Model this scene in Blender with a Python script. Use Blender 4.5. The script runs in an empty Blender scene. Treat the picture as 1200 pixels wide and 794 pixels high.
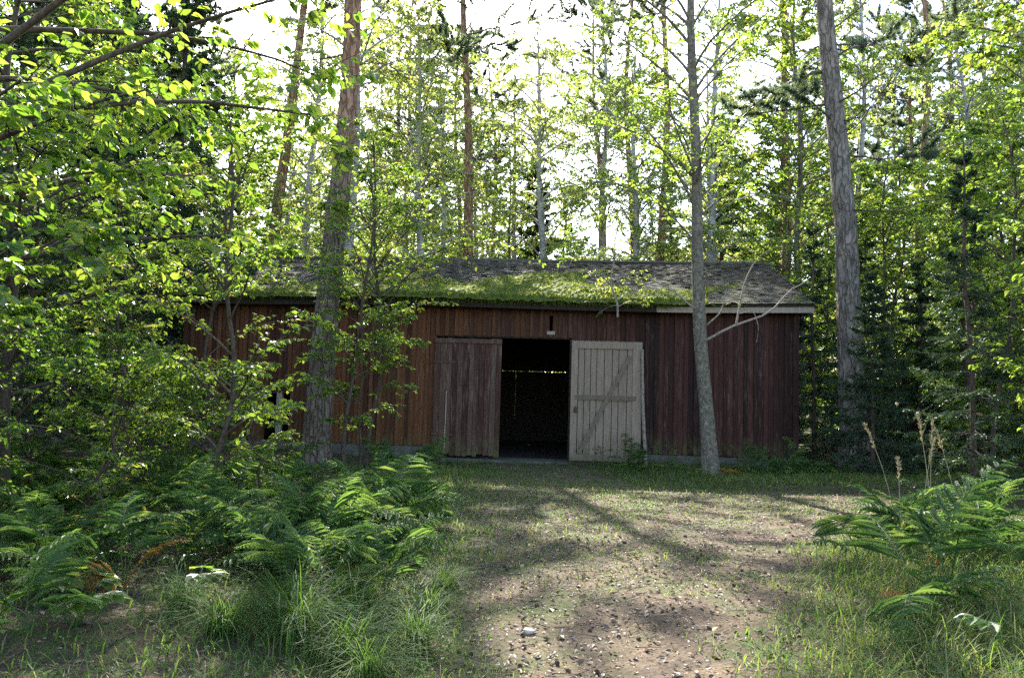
import bpy, math
import numpy as np
from mathutils import Vector, Euler

# ------------------------------------------------------------------ camera, sky, sun, exposure
SC = bpy.context.scene
COL = SC.collection
R = math.radians
cam_d = bpy.data.cameras.new('camera')
cam = bpy.data.objects.new('camera', cam_d)
COL.objects.link(cam)
cam_d.sensor_width = 36.0
cam_d.lens = 27.7
cam_d.clip_start = 0.05
cam_d.clip_end = 2000
cam.location = (0, 0, 1.6)
cam.rotation_euler = (Euler((R(94), 0, 0)).to_matrix() @ Euler((0, 0, R(0.9))).to_matrix()).to_euler()
SC.camera = cam

SUN_AZ, SUN_EL = -10.0, 41.0
wd = bpy.data.worlds.new('World')
SC.world = wd
wd.use_nodes = True
_n = wd.node_tree.nodes
sky = _n.new('ShaderNodeTexSky')
sky.sky_type = 'NISHITA'
sky.sun_disc = False
sky.sun_elevation = R(SUN_EL)
sky.sun_rotation = R(SUN_AZ)
sky.air_density = 1.0
sky.dust_density = 1.5
sky.ozone_density = 0.6
_n['Background'].inputs[1].default_value = 0.15
wd.node_tree.links.new(sky.outputs[0], _n['Background'].inputs[0])

sun_d = bpy.data.lights.new('sun', 'SUN')
sun_d.energy = 5.0
sun_d.angle = R(0.55)
sun_d.color = (1.0, 0.95, 0.86)
sun = bpy.data.objects.new('sun', sun_d)
COL.objects.link(sun)
_s = Vector((math.sin(R(SUN_AZ)) * math.cos(R(SUN_EL)), math.cos(R(SUN_AZ)) * math.cos(R(SUN_EL)), math.sin(R(SUN_EL))))
sun.rotation_euler = _s.to_track_quat('Z', 'Y').to_euler()
sun.location = (0, 0, 40)

SC.view_settings.view_transform = 'Standard'
SC.view_settings.look = 'None'
SC.view_settings.gamma = 1.0
SC.view_settings.use_curve_mapping = False
SC.view_settings.exposure = 2.2
cy = SC.cycles
cy.use_denoising = False
cy.max_bounces = 7
cy.diffuse_bounces = 4
cy.glossy_bounces = 2
cy.transmission_bounces = 4
cy.transparent_max_bounces = 4
cy.sample_clamp_indirect = 6
cy.debug_use_spatial_splits = True
cy.caustics_reflective = False
cy.caustics_refractive = False

RNG = np.random.default_rng(11)
UP = np.array((0.0, 0.0, 1.0))


# ------------------------------------------------------------------ helpers
def nz(v):
    return v / np.maximum(np.linalg.norm(v, axis=-1, keepdims=True), 1e-9)


class MB:
    """collects vertices and faces and links them as one mesh"""
    def __init__(self):
        self.v = []; self.f = []; self.n = 0

    def add(self, v, f, mat=0, rnd=0.5):
        v = np.asarray(v, float).reshape(-1, 3)
        f = np.asarray(f, np.int64)
        self.v.append(v)
        self.f.append((f + self.n, mat, np.broadcast_to(np.asarray(rnd, float), (len(f),))))
        self.n += len(v)

    def box(self, lo, hi, mat=0, rnd=0.5):
        x0, y0, z0 = lo; x1, y1, z1 = hi
        self.add([(x0, y0, z0), (x1, y0, z0), (x1, y1, z0), (x0, y1, z0), (x0, y0, z1), (x1, y0, z1), (x1, y1, z1), (x0, y1, z1)],
                 [(0, 3, 2, 1), (4, 5, 6, 7), (0, 1, 5, 4), (1, 2, 6, 5), (2, 3, 7, 6), (3, 0, 4, 7)], mat, rnd)

    def mesh(self, name, mats, smooth=False):
        me = bpy.data.meshes.new(name)
        v = np.concatenate(self.v)
        me.vertices.add(len(v))
        me.vertices.foreach_set('co', v.astype(np.float32).ravel())
        loops = np.concatenate([f.ravel() for f, _, _ in self.f])
        tot = np.concatenate([np.full(len(f), f.shape[1]) for f, _, _ in self.f])
        start = np.concatenate(([0], np.cumsum(tot)[:-1]))
        me.loops.add(len(loops))
        me.loops.foreach_set('vertex_index', loops.astype(np.int32))
        me.polygons.add(len(tot))
        me.polygons.foreach_set('loop_start', start.astype(np.int32))
        mi = np.concatenate([np.full(len(f), m) for f, m, _ in self.f])
        for m in (mats if isinstance(mats, (list, tuple)) else [mats]):
            me.materials.append(m)
        me.polygons.foreach_set('material_index', mi.astype(np.int32))
        me.polygons.foreach_set('use_smooth', np.full(len(tot), smooth))
        at = me.attributes.new('rnd', 'FLOAT', 'FACE')
        at.data.foreach_set('value', np.concatenate([r for _, _, r in self.f]).astype(np.float32))
        me.update(calc_edges=True)
        return me

    def build(self, name, mats, parent=None, smooth=False, kind=None):
        return obj(name, self.mesh(name, mats, smooth), parent, kind)


def obj(name, me, parent=None, kind=None):
    o = bpy.data.objects.new(name, me)
    COL.objects.link(o)
    o.parent = parent
    if kind:
        o['kind'] = kind
    return o


def tag(o, label, cat, group=None, kind=None):
    o['label'] = label
    if cat:
        o['category'] = cat
    if group:
        o['group'] = group
    if kind:
        o['kind'] = kind
    return o


def thing(name, label, cat, loc=(0, 0, 0), rz=0.0, group=None, scale=1.0):
    o = bpy.data.objects.new(name, None)
    o.empty_display_size = 0.2
    COL.objects.link(o)
    o.location = loc
    o.rotation_euler = (0, 0, rz)
    o.scale = (scale, scale, scale)
    return tag(o, label, cat, group)


def place(name, parts, label, cat, loc, rz=0.0, scale=1.0, group=None, tilt=None):
    """one thing from shared part meshes: parts = [(part name, mesh), ...]"""
    t = thing(name, label, cat, loc, rz, group, scale)
    if tilt:
        t.rotation_euler = (tilt[0], tilt[1], rz)
    for pn, me in parts:
        obj(pn, me, t)
    return t


def tubes(mb, P, Rr, sides, mat=0, rnd=0.5):
    P = np.asarray(P, float); Rr = np.asarray(Rr, float)
    if P.ndim == 2:
        P = P[None]; Rr = Rr[None]
    T, n, _ = P.shape
    t = nz(np.gradient(P, axis=1))
    vert = np.abs(t[..., 2]).mean(1) > 0.8
    ref = np.where(vert[:, None, None], np.array((1.0, 0.02, 0)), UP)
    u = nz(np.cross(t, np.broadcast_to(ref, t.shape)))
    w = np.cross(t, u)
    a = np.arange(sides) * 2 * math.pi / sides
    V = P[:, :, None] + Rr[:, :, None, None] * (np.cos(a)[:, None] * u[:, :, None] + np.sin(a)[:, None] * w[:, :, None])
    i = np.arange(T)[:, None, None] * n * sides + np.arange(n - 1)[None, :, None] * sides
    k = np.arange(sides)[None, None]
    k2 = (k + 1) % sides
    F = np.stack([i + k, i + sides + k, i + sides + k2, i + k2], -1).reshape(-1, 4)
    mb.add(V.reshape(-1, 3), F, mat, rnd)


LEAF4 = (np.array([(0, 0, 0), (.45, -.5, .07), (1, 0, -.1), (.45, .5, .07)]), np.array([(0, 1, 2), (0, 2, 3)]))
LEAF6 = (np.array([(0, 0, 0), (.28, -.42, .06), (.62, -.4, .05), (1, 0, -.14), (.62, .4, .05), (.28, .42, .06)]), np.array([(0, 1, 2, 3), (0, 3, 4, 5)]))
NEEDLE = (np.array([(0, -.5, 0), (1, 0, 0), (0, .5, 0)]), np.array([(0, 1, 2)]))
BLADE = (np.array([(0, -.5, 0), (.5, -.36, .0), (1, 0, 0), (.5, .36, .0), (0, .5, 0)]), np.array([(0, 1, 2, 3), (0, 3, 3, 4)]))


def leaves(mb, pos, d, nrm, L, W, shape=LEAF4, mat=0, rnd=None, rng=RNG):
    tv, tf = shape
    N = len(pos)
    d = nz(d)
    s = nz(np.cross(d, nrm))
    u = np.cross(s, d)
    L = np.broadcast_to(L, (N,))[:, None, None]
    W = np.broadcast_to(W, (N,))[:, None, None]
    V = pos[:, None] + d[:, None] * (tv[:, 0][None, :, None] * L) + s[:, None] * (tv[:, 1][None, :, None] * W) + u[:, None] * (tv[:, 2][None, :, None] * L)
    F = (np.arange(N)[:, None, None] * len(tv) + tf[None]).reshape(-1, tf.shape[1])
    if rnd is None:
        rnd = rng.random(N)
    mb.add(V.reshape(-1, 3), F, mat, np.repeat(rnd, len(tf)))


def along(B, s):
    """points and tangents at parameters s (nb, k) of polylines B (nb, n, 3)"""
    nb, n, _ = B.shape
    f = np.clip(s, 0, .9999) * (n - 1)
    i = f.astype(int); w = (f - i)[..., None]
    r = np.arange(nb)[:, None]
    a, b = B[r, i], B[r, i + 1]
    return a * (1 - w) + b * w, nz(b - a)


def twigs(rng, B, s, L, spread, droop, lift=.25, npts=4):
    """side shoots on polylines B at s, each of length L (nb, k)"""
    p, t = along(B, s)
    side = nz(np.cross(t, UP) + 1e-4) * np.where(rng.random(s.shape) < .5, -1, 1)[..., None]
    perp = nz(side + UP * rng.normal(lift, .45, s.shape)[..., None])
    a = rng.normal(spread, .2, s.shape)[..., None]
    d = t * np.cos(a) + perp * np.sin(a)
    k = np.linspace(0, 1, npts)[:, None]
    P = p[..., None, :] + L[..., None, None] * (d[..., None, :] * k - UP * droop * k ** 2 + rng.normal(0, .04, s.shape + (npts, 3)) * k)
    return P.reshape(-1, npts, 3)


def trunk_line(rng, H, lean=(0, 0), wig=.05, n=16, z0=-.25):
    z = np.linspace(z0, H, n)
    q = np.clip(z / H, 0, 1)
    ph = rng.random(4) * 6.3
    x = lean[0] * z + wig * (np.sin(q * 5 + ph[0]) - math.sin(ph[0]) + .4 * np.sin(q * 13 + ph[1]))
    y = lean[1] * z + wig * (np.sin(q * 5 + ph[2]) - math.sin(ph[2]) + .4 * np.sin(q * 13 + ph[3]))
    return np.stack([x, y, z], -1)


def trunk_mesh(mb, line, r0, top=.02, flare=.35, sides=12, rough=0.0, rng=RNG, mat=0):
    z = line[:, 2]
    q = np.clip(z / z[-1], 0, 1)
    r = top + (r0 - top) * (1 - q) ** .75
    r = r * (1 + flare * np.exp(-np.maximum(z, 0) / .45))
    n0 = len(mb.v)
    tubes(mb, line, r, sides, mat)
    if rough:
        v = mb.v[n0].reshape(len(line), sides, 3)
        c = line[:, None]
        ph = rng.random(3) * 6
        a = np.arange(sides) * 2 * math.pi / sides
        low = np.exp(-np.maximum(z, 0) / .5)[:, None]
        lob = low * .16 * np.sin(5 * a + ph[0])[None]
        v[:] = c + (v - c) * (1 + rng.normal(0, rough, (len(line), sides)) + lob)[..., None]
    return r


def broadleaf(seed, H, r0, crown_lo, crown_r, nb=30, nt=8, nl=12, leaf=.07, e0=50, e1=20, droop=.25, lean=(0, 0), wig=.08, shape=LEAF4,
              aspect=.65, prof='oval', bare=0, sides=8, flat=.8, top=.012, limb=None, hang=.35, s0=.22):
    """trunk mesh (with limbs and twigs) and crown mesh (leaves)"""
    rng = np.random.default_rng(seed)
    wood, leaf_b = MB(), MB()
    line = trunk_line(rng, H, lean, wig, 18)
    rr = trunk_mesh(wood, line, r0, top, .3, sides, .03 if sides > 8 else 0, rng)
    q = np.sort(rng.uniform(crown_lo, .98, nb))
    az = np.arange(nb) * 2.4 + rng.normal(0, .4, nb)
    base, _ = along(line[None], q[None])
    base = base[0]
    x = (q - crown_lo) / (1 - crown_lo)
    if prof == 'oval':
        Lb = crown_r * (.35 + .75 * np.sin(np.clip(x * 2.6 + .45, 0, 3.0)))
    elif prof == 'cone':
        Lb = crown_r * (1.05 - .85 * x)
    else:
        Lb = crown_r * np.ones(nb)
    Lb = Lb * rng.uniform(.7, 1.15, nb)
    if limb is not None:       # extra named limbs: (height fraction, azimuth, length)
        base = np.concatenate([base, along(line[None], np.array([[l[0] for l in limb]]))[0][0]])
        az = np.concatenate([az, [l[1] for l in limb]])
        Lb = np.concatenate([Lb, [l[2] for l in limb]])
        q = np.concatenate([q, [l[0] for l in limb]])
        nb = len(az)
    m = 7
    k = np.linspace(0, 1, m)
    el = np.radians(e0 + (e1 - e0) * k[None] + rng.normal(0, 8, (nb, 1)))
    azk = az[:, None] + np.cumsum(rng.normal(0, .13, (nb, m)), 1)
    step = np.stack([np.cos(azk) * np.cos(el), np.sin(azk) * np.cos(el), np.sin(el)], -1) * (Lb[:, None, None] / (m - 1))
    step[:, 0] = 0
    B = base[:, None] + np.cumsum(step, 1)
    rb = np.interp(q, np.clip(line[:, 2] / H, 0, 1), rr)
    rb = np.minimum(rb * .5, .006 + .011 * Lb)
    tubes(wood, B, rb[:, None] * (1 - .8 * k)[None] + .002, 5)
    s = rng.uniform(s0, 1, (nb, nt)); s[:, 0] = .99
    TL = (Lb[:, None] * (.5 - .28 * s) * rng.uniform(.6, 1.2, (nb, nt))).clip(.12, 1.3)
    T = twigs(rng, B, s, TL, .85, droop)
    tubes(wood, T, np.full((len(T), 1), .004) * np.array([[1.4, 1, .8, .4]]), 3)
    u = rng.uniform(.08, 1, (len(T), nl)); u[:, 0] = 1
    p, t = along(T, u)
    p = p.reshape(-1, 3); t = t.reshape(-1, 3)
    side = nz(np.cross(t, UP) + 1e-3) * np.where(rng.random(len(p)) < .5, -1, 1)[:, None]
    d = nz(t * .5 + side * rng.uniform(.3, 1.1, (len(p), 1)) + rng.normal(0, .25, p.shape) - UP * hang)
    nrm = nz(UP + rng.normal(0, flat, p.shape))
    L = leaf * rng.uniform(.6, 1.2, len(p))
    leaves(leaf_b, p + d * .012, d, nrm, L, L * aspect, shape, rng=rng)
    return wood, leaf_b


def pine(seed, H, r0, crown_lo, crown_r, nb=34, dead=14, lean=(0, 0), wig=.12, sides=12, ncl=6, nn=34, dead_lo=.2, extra=None):
    rng = np.random.default_rng(seed)
    wood, ndl = MB(), MB()
    line = trunk_line(rng, H, lean, wig, 34 if sides > 12 else 20)
    rr = trunk_mesh(wood, line, r0, .03, .3, sides, .035, rng)

    def limbs(q, az, Lb, e0, e1, wob, thick):
        n = len(q); m = 8
        base = along(line[None], q[None])[0][0]
        k = np.linspace(0, 1, m)
        el = np.radians(e0[:, None] + (e1 - e0)[:, None] * k[None]) + np.cumsum(rng.normal(0, wob, (n, m)), 1)
        azk = az[:, None] + np.cumsum(rng.normal(0, wob, (n, m)), 1)
        st = np.stack([np.cos(azk) * np.cos(el), np.sin(azk) * np.cos(el), np.sin(el)], -1) * (Lb[:, None, None] / (m - 1))
        st[:, 0] = 0
        B = base[:, None] + np.cumsum(st, 1)
        tubes(wood, B, (thick * (.008 + .009 * Lb))[:, None] * (1.05 - .85 * k)[None], 5, 1)
        return B
    q = np.sort(rng.uniform(crown_lo, .985, nb))
    x = (q - crown_lo) / (1 - crown_lo)
    Lb = crown_r * (.45 + .75 * np.sin(np.clip(x * 2.5 + .5, 0, 3))) * rng.uniform(.6, 1.2, nb)
    B = limbs(q, rng.random(nb) * 6.28, Lb, rng.normal(12, 15, nb), rng.normal(25, 15, nb), .16, np.ones(nb))
    if extra is not None:
        qe = np.array([e[0] for e in extra]); ae = np.array([e[1] for e in extra]); le = np.array([e[2] for e in extra])
        Be = limbs(qe, ae, le, np.array([e[3] for e in extra]), np.array([e[4] for e in extra]), .12, np.full(len(qe), 1.1))
        B = np.concatenate([B, Be]); Lb = np.concatenate([Lb, le])
    nt = 9
    s = rng.uniform(.35, 1, (len(B), nt)); s[:, 0] = .99
    T = twigs(rng, B, s, (Lb[:, None] * rng.uniform(.18, .4, s.shape)).clip(.15, .9), .8, -.12, .3)
    tubes(wood, T, np.array([[.009, .007, .006, .004]]).repeat(len(T), 0), 3, 1)
    u = np.linspace(.4, 1, ncl)[None] * np.ones((len(T), 1))
    p, t = along(T, u)
    p = p.reshape(-1, 3); t = t.reshape(-1, 3)
    p = np.repeat(p, nn, 0); t = np.repeat(t, nn, 0)
    d = nz(t * rng.uniform(.2, 1.2, (len(p), 1)) + nz(rng.normal(0, 1, p.shape)) * .9 + UP * .15)
    leaves(ndl, p, d, rng.normal(0, 1, p.shape), rng.uniform(.12, .21, len(p)), .026, NEEDLE, rng=rng)
    if dead:
        qd = rng.uniform(dead_lo, crown_lo + .1, dead)
        D = limbs(qd, rng.random(dead) * 6.28, crown_r * rng.uniform(.2, .9, dead), rng.normal(5, 12, dead), rng.normal(-8, 22, dead), .2, np.full(dead, .7))
        sd = rng.uniform(.3, .95, (dead, 4))
        Td = twigs(rng, D, sd, crown_r * rng.uniform(.08, .25, sd.shape), .8, .1, 0)
        tubes(wood, Td, np.array([[.008, .006, .005, .003]]).repeat(len(Td), 0), 3, 1)
    return wood, ndl


def spruce(seed, H, r0, crown_lo, base_r, gap=.4, per=5, tw=14, nn=22, lean=(0, 0), droop=.35, nlen=.03, sparse=1.0):
    rng = np.random.default_rng(seed)
    wood, ndl = MB(), MB()
    line = trunk_line(rng, H, lean, .04, 16)
    trunk_mesh(wood, line, r0, .01, .3, 8, 0, rng)
    zs = np.arange(crown_lo * H, H - .1, gap)
    q = np.repeat(zs / H, per) + rng.normal(0, .12 * gap / H, len(zs) * per)
    q = q.clip(.02, .99)
    n = len(q)
    az = rng.random(n) * 6.28
    Lb = (base_r * ((1 - q) / (1 - crown_lo)) ** .8 * rng.uniform(.65, 1.12, n)).clip(.12)
    m = 7
    k = np.linspace(0, 1, m)
    base = along(line[None], q[None])[0][0]
    h = np.stack([np.cos(az), np.sin(az), np.zeros(n)], -1)
    zz = -droop * np.sin(k * 2.4)[None] * .55 + .12 * k[None] + (q[:, None] - .4) * .5 * k[None]
    B = base[:, None] + h[:, None] * (Lb[:, None] * k[None])[..., None] + UP * (Lb[:, None] * zz)[..., None] + rng.normal(0, .015, (n, m, 3)) * k[None, :, None]
    tubes(wood, B, (.004 + .007 * Lb)[:, None] * (1.05 - .85 * k)[None], 4, 1)
    s = np.linspace(.15, 1, tw)[None] + rng.normal(0, .02, (n, tw))
    s = s.clip(.05, .995)
    TL = Lb[:, None] * (.55 - .4 * s) * rng.uniform(.6, 1.2, (n, tw))
    T = twigs(rng, B, s, TL.clip(.06, .7), .95, .28, -.15, 3)
    if sparse < 1:
        T = T[rng.random(len(T)) < sparse]
    tubes(wood, T, np.array([[.004, .003, .002]]).repeat(len(T), 0), 3, 1)
    for Q, cnt in ((T, nn), (B, nn * 3)):
        u = rng.uniform(.05 if Q is T else .3, 1, (len(Q), cnt))
        p, t = along(Q, u)
        p = p.reshape(-1, 3); t = t.reshape(-1, 3)
        d = nz(t * .7 + nz(rng.normal(0, 1, p.shape)))
        leaves(ndl, p, d, rng.normal(0, 1, p.shape), rng.uniform(.7, 1.3, len(p)) * nlen, nlen * .36, NEEDLE, rng=rng)
    return wood, ndl


# ------------------------------------------------------------------ materials
def new_mat(name):
    m = bpy.data.materials.new(name)
    m.use_nodes = True
    nt = m.node_tree
    b = nt.nodes['Principled BSDF']
    return m, nt, b


def nd(nt, typ, **kw):
    n = nt.nodes.new(typ)
    for k, v in kw.items():
        if k.startswith('i_'):
            n.inputs[int(k[2:])].default_value = v
        else:
            setattr(n, k, v)
    return n


def ramp(nt, fac, stops):
    r = nt.nodes.new('ShaderNodeValToRGB')
    e = r.color_ramp.elements
    while len(e) < len(stops):
        e.new(.5)
    for i, (p, c) in enumerate(stops):
        e[i].position = p
        e[i].color = (*c, 1)
    if fac is not None:
        nt.links.new(fac, r.inputs[0])
    return r


def mixc(nt, fac, a, b, mode='MIX'):
    m = nt.nodes.new('ShaderNodeMix')
    m.data_type = 'RGBA'
    m.blend_type = mode
    for s, v in ((0, fac), (6, a), (7, b)):
        if hasattr(v, 'is_linked') or hasattr(v, 'links'):
            nt.links.new(v, m.inputs[s])
        elif s == 0:
            m.inputs[0].default_value = v
        else:
            m.inputs[s].default_value = (*v, 1)
    return m.outputs[2]


def noise(nt, vec, scale, detail=4, rough=.55, stretch=None):
    if stretch:
        mp = nt.nodes.new('ShaderNodeMapping')
        mp.inputs['Scale'].default_value = stretch
        nt.links.new(vec, mp.inputs[0])
        vec = mp.outputs[0]
    n = nt.nodes.new('ShaderNodeTexNoise')
    n.inputs['Scale'].default_value = scale
    n.inputs['Detail'].default_value = detail
    n.inputs['Roughness'].default_value = rough
    nt.links.new(vec, n.inputs['Vector'])
    return n.outputs[0]


def mrange(nt, v, a, b, c=0.0, d=1.0):
    m = nt.nodes.new('ShaderNodeMapRange')
    for i, x in enumerate((a, b, c, d)):
        m.inputs[i + 1].default_value = x
    nt.links.new(v, m.inputs[0])
    return m.outputs[0]


def bump(nt, b, h, strength, dist):
    n = nt.nodes.new('ShaderNodeBump')
    n.inputs['Strength'].default_value = strength
    n.inputs['Distance'].default_value = dist
    nt.links.new(h, n.inputs['Height'])
    nt.links.new(n.outputs[0], b.inputs['Normal'])


def leaf_mat(name, stops, tstops, tmix=.45, rough=.42, spec=.5):
    m, nt, b = new_mat(name)
    at = nd(nt, 'ShaderNodeAttribute', attribute_name='rnd')
    oi = nd(nt, 'ShaderNodeObjectInfo')
    ad = nd(nt, 'ShaderNodeMath', operation='MULTIPLY_ADD', i_1=.35, i_2=-.17)
    nt.links.new(oi.outputs['Random'], ad.inputs[0])
    sm = nd(nt, 'ShaderNodeMath', operation='ADD')
    nt.links.new(at.outputs['Fac'], sm.inputs[0])
    nt.links.new(ad.outputs[0], sm.inputs[1])
    c = ramp(nt, sm.outputs[0], stops)
    t = ramp(nt, sm.outputs[0], tstops)
    nt.links.new(c.outputs[0], b.inputs['Base Color'])
    b.inputs['Roughness'].default_value = rough
    b.inputs['Specular IOR Level'].default_value = spec
    tr = nd(nt, 'ShaderNodeBsdfTranslucent')
    nt.links.new(t.outputs[0], tr.inputs[0])
    mx = nd(nt, 'ShaderNodeMixShader', i_0=tmix)
    nt.links.new(b.outputs[0], mx.inputs[1])
    nt.links.new(tr.outputs[0], mx.inputs[2])
    nt.links.new(mx.outputs[0], nt.nodes['Material Output'].inputs[0])
    return m


M = {}
M['leaf'] = leaf_mat('leaf_green', [(0, (.035, .075, .018)), (.6, (.06, .12, .025)), (1, (.10, .15, .03))],
                     [(0, (.22, .38, .03)), (.6, (.38, .55, .05)), (.95, (.55, .62, .08)), (1, (.65, .5, .08))], .52)
M['leaf_birch'] = leaf_mat('leaf_birch', [(0, (.045, .09, .02)), (.6, (.07, .13, .028)), (1, (.12, .16, .04))],
                           [(0, (.32, .46, .07)), (.6, (.48, .62, .11)), (.95, (.65, .7, .16)), (1, (.7, .6, .15))], .55)
M['leaf_alder'] = leaf_mat('leaf_alder', [(0, (.03, .065, .018)), (.6, (.045, .10, .022)), (1, (.08, .13, .03))],
                           [(0, (.17, .34, .025)), (.6, (.3, .5, .035)), (1, (.5, .6, .06))], .5, .36)
M['fern'] = leaf_mat('fern_green', [(0, (.032, .072, .024)), (.6, (.05, .102, .03)), (1, (.085, .14, .04))],
                     [(0, (.11, .22, .035)), (.6, (.17, .31, .045)), (1, (.32, .42, .07))], .42, .55, .3)
M['fern_dry'] = leaf_mat('fern_orange', [(0, (.22, .11, .02)), (1, (.34, .18, .03))], [(0, (.4, .2, .03)), (1, (.55, .3, .05))], .4, .6)
M['grass'] = leaf_mat('grass_green', [(0, (.04, .085, .022)), (.6, (.075, .13, .03)), (.88, (.13, .16, .05)), (1, (.28, .24, .12))],
                      [(0, (.12, .24, .03)), (.6, (.22, .34, .04)), (1, (.4, .38, .12))], .45, .6, .2)
M['straw'] = leaf_mat('straw', [(0, (.30, .24, .13)), (1, (.45, .37, .22))], [(0, (.3, .25, .12)), (1, (.5, .4, .2))], .25, .6)
M['moss'] = leaf_mat('moss', [(0, (.055, .09, .012)), (.6, (.11, .14, .018)), (1, (.2, .2, .045))],
                     [(0, (.2, .3, .02)), (.6, (.34, .42, .03)), (1, (.5, .48, .06))], .4, .7, .2)
M['pine_needle'] = leaf_mat('pine_needle', [(0, (.045, .08, .045)), (.6, (.065, .105, .055)), (1, (.10, .12, .06))],
                            [(0, (.14, .2, .09)), (1, (.3, .34, .15))], .38, .45)
M['spruce_needle'] = leaf_mat('spruce_needle', [(0, (.022, .05, .022)), (.6, (.032, .068, .026)), (1, (.06, .09, .03))],
                              [(0, (.05, .1, .03)), (1, (.1, .17, .04))], .28, .5)
M['litter'] = leaf_mat('litter', [(0, (.06, .042, .03)), (.35, (.13, .095, .068)), (.7, (.22, .165, .12)), (.92, (.31, .245, .175)), (1, (.42, .26, .06))],
                       [(0, (.06, .04, .02)), (1, (.3, .2, .08))], .12, .6, .35)


def bark_mat(name, low, high, zlo, zhi, sc, stretch, strength=.9, dist=.03, lichen=None):
    m, nt, b = new_mat(name)
    tc = nd(nt, 'ShaderNodeTexCoord')
    v = tc.outputs['Object']
    sp = nd(nt, 'ShaderNodeSeparateXYZ')
    nt.links.new(v, sp.inputs[0])
    wob = noise(nt, v, 1.2, 2)
    hz = nd(nt, 'ShaderNodeMath', operation='MULTIPLY_ADD', i_1=4.0)
    nt.links.new(wob, hz.inputs[0])
    nt.links.new(sp.outputs[2], hz.inputs[2])
    f = mrange(nt, hz.outputs[0], zlo + 2, zhi + 2)
    mp = nd(nt, 'ShaderNodeMapping')
    mp.inputs['Scale'].default_value = stretch
    nt.links.new(v, mp.inputs[0])
    n1 = noise(nt, mp.outputs[0], sc, 5, .6)
    vo = nd(nt, 'ShaderNodeTexVoronoi', feature='DISTANCE_TO_EDGE')
    vo.inputs['Scale'].default_value = sc * .9
    jit = nd(nt, 'ShaderNodeVectorMath', operation='MULTIPLY_ADD')
    nn = nd(nt, 'ShaderNodeTexNoise', i_2=sc * .7)
    nt.links.new(mp.outputs[0], nn.inputs['Vector'])
    jit.inputs[1].default_value = (.3, .3, .3)
    nt.links.new(nn.outputs['Color'], jit.inputs[0])
    nt.links.new(mp.outputs[0], jit.inputs[2])
    nt.links.new(jit.outputs[0], vo.inputs['Vector'])
    e = mrange(nt, vo.outputs[0], .0, .16)
    col = mixc(nt, f, low, high)
    dark = mixc(nt, mrange(nt, n1, .3, .7), (.45, .43, .42), (1.25, 1.2, 1.15))
    col = mixc(nt, 1.0, col, dark, 'MULTIPLY')
    col = mixc(nt, 1.0, col, mixc(nt, e, (.6, .57, .55), (1, 1, 1)), 'MULTIPLY')
    if lichen:
        ln = noise(nt, v, 9, 4, .65)
        col = mixc(nt, mrange(nt, ln, .56, .66, 0, .7), col, lichen)
    nt.links.new(col, b.inputs['Base Color'])
    b.inputs['Roughness'].default_value = .9
    b.inputs['Specular IOR Level'].default_value = .2
    ad = nd(nt, 'ShaderNodeMath', operation='MULTIPLY_ADD', i_1=.6)
    nt.links.new(n1, ad.inputs[0])
    nt.links.new(e, ad.inputs[2])
    bump(nt, b, ad.outputs[0], strength, dist)
    return m


M['pine_bark'] = bark_mat('pine_bark', (.23, .185, .155), (.46, .26, .16), 4.0, 8.5, 9, (1, 1, .28), 1.0, .035, (.22, .23, .19))
M['pine_bark_grey'] = bark_mat('pine_bark_grey', (.25, .215, .19), (.33, .26, .215), 7, 13, 9, (1, 1, .3), 1.0, .03, (.24, .24, .2))
M['dead_wood'] = bark_mat('dead_wood', (.12, .1, .085), (.14, .11, .09), 4, 9, 22, (1, 1, .4), .4, .01)
M['grey_bark'] = bark_mat('grey_bark', (.2, .18, .14), (.22, .19, .15), 3, 8, 14, (1, 1, .7), .6, .012, (.26, .28, .2))
M['twig_bark'] = bark_mat('twig_bark', (.11, .085, .065), (.13, .10, .075), 3, 8, 30, (1, 1, .5), .3, .005)
M['bare_branch'] = bark_mat('bare_branch', (.36, .31, .26), (.36, .31, .26), 3, 8, 30, (1, 1, .5), .3, .005)
M['spruce_bark'] = bark_mat('spruce_bark', (.12, .09, .07), (.15, .11, .09), 3, 8, 20, (1, 1, .6), .6, .012)


def birch_bark():
    m, nt, b = new_mat('birch_bark')
    tc = nd(nt, 'ShaderNodeTexCoord')
    v = tc.outputs['Object']
    n1 = noise(nt, v, 5, 4, .6, (1, 1, 6))
    n2 = noise(nt, v, 2, 4, .6)
    c = ramp(nt, n1, [(.0, (.08, .07, .06)), (.38, (.15, .13, .12)), (.5, (.48, .44, .4)), (1, (.62, .58, .54))])
    c2 = mixc(nt, mrange(nt, n2, .5, .62, 0, .8), c.outputs[0], (.2, .18, .15))
    nt.links.new(c2, b.inputs['Base Color'])
    b.inputs['Roughness'].default_value = .75
    return m


M['birch_bark'] = birch_bark()


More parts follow.
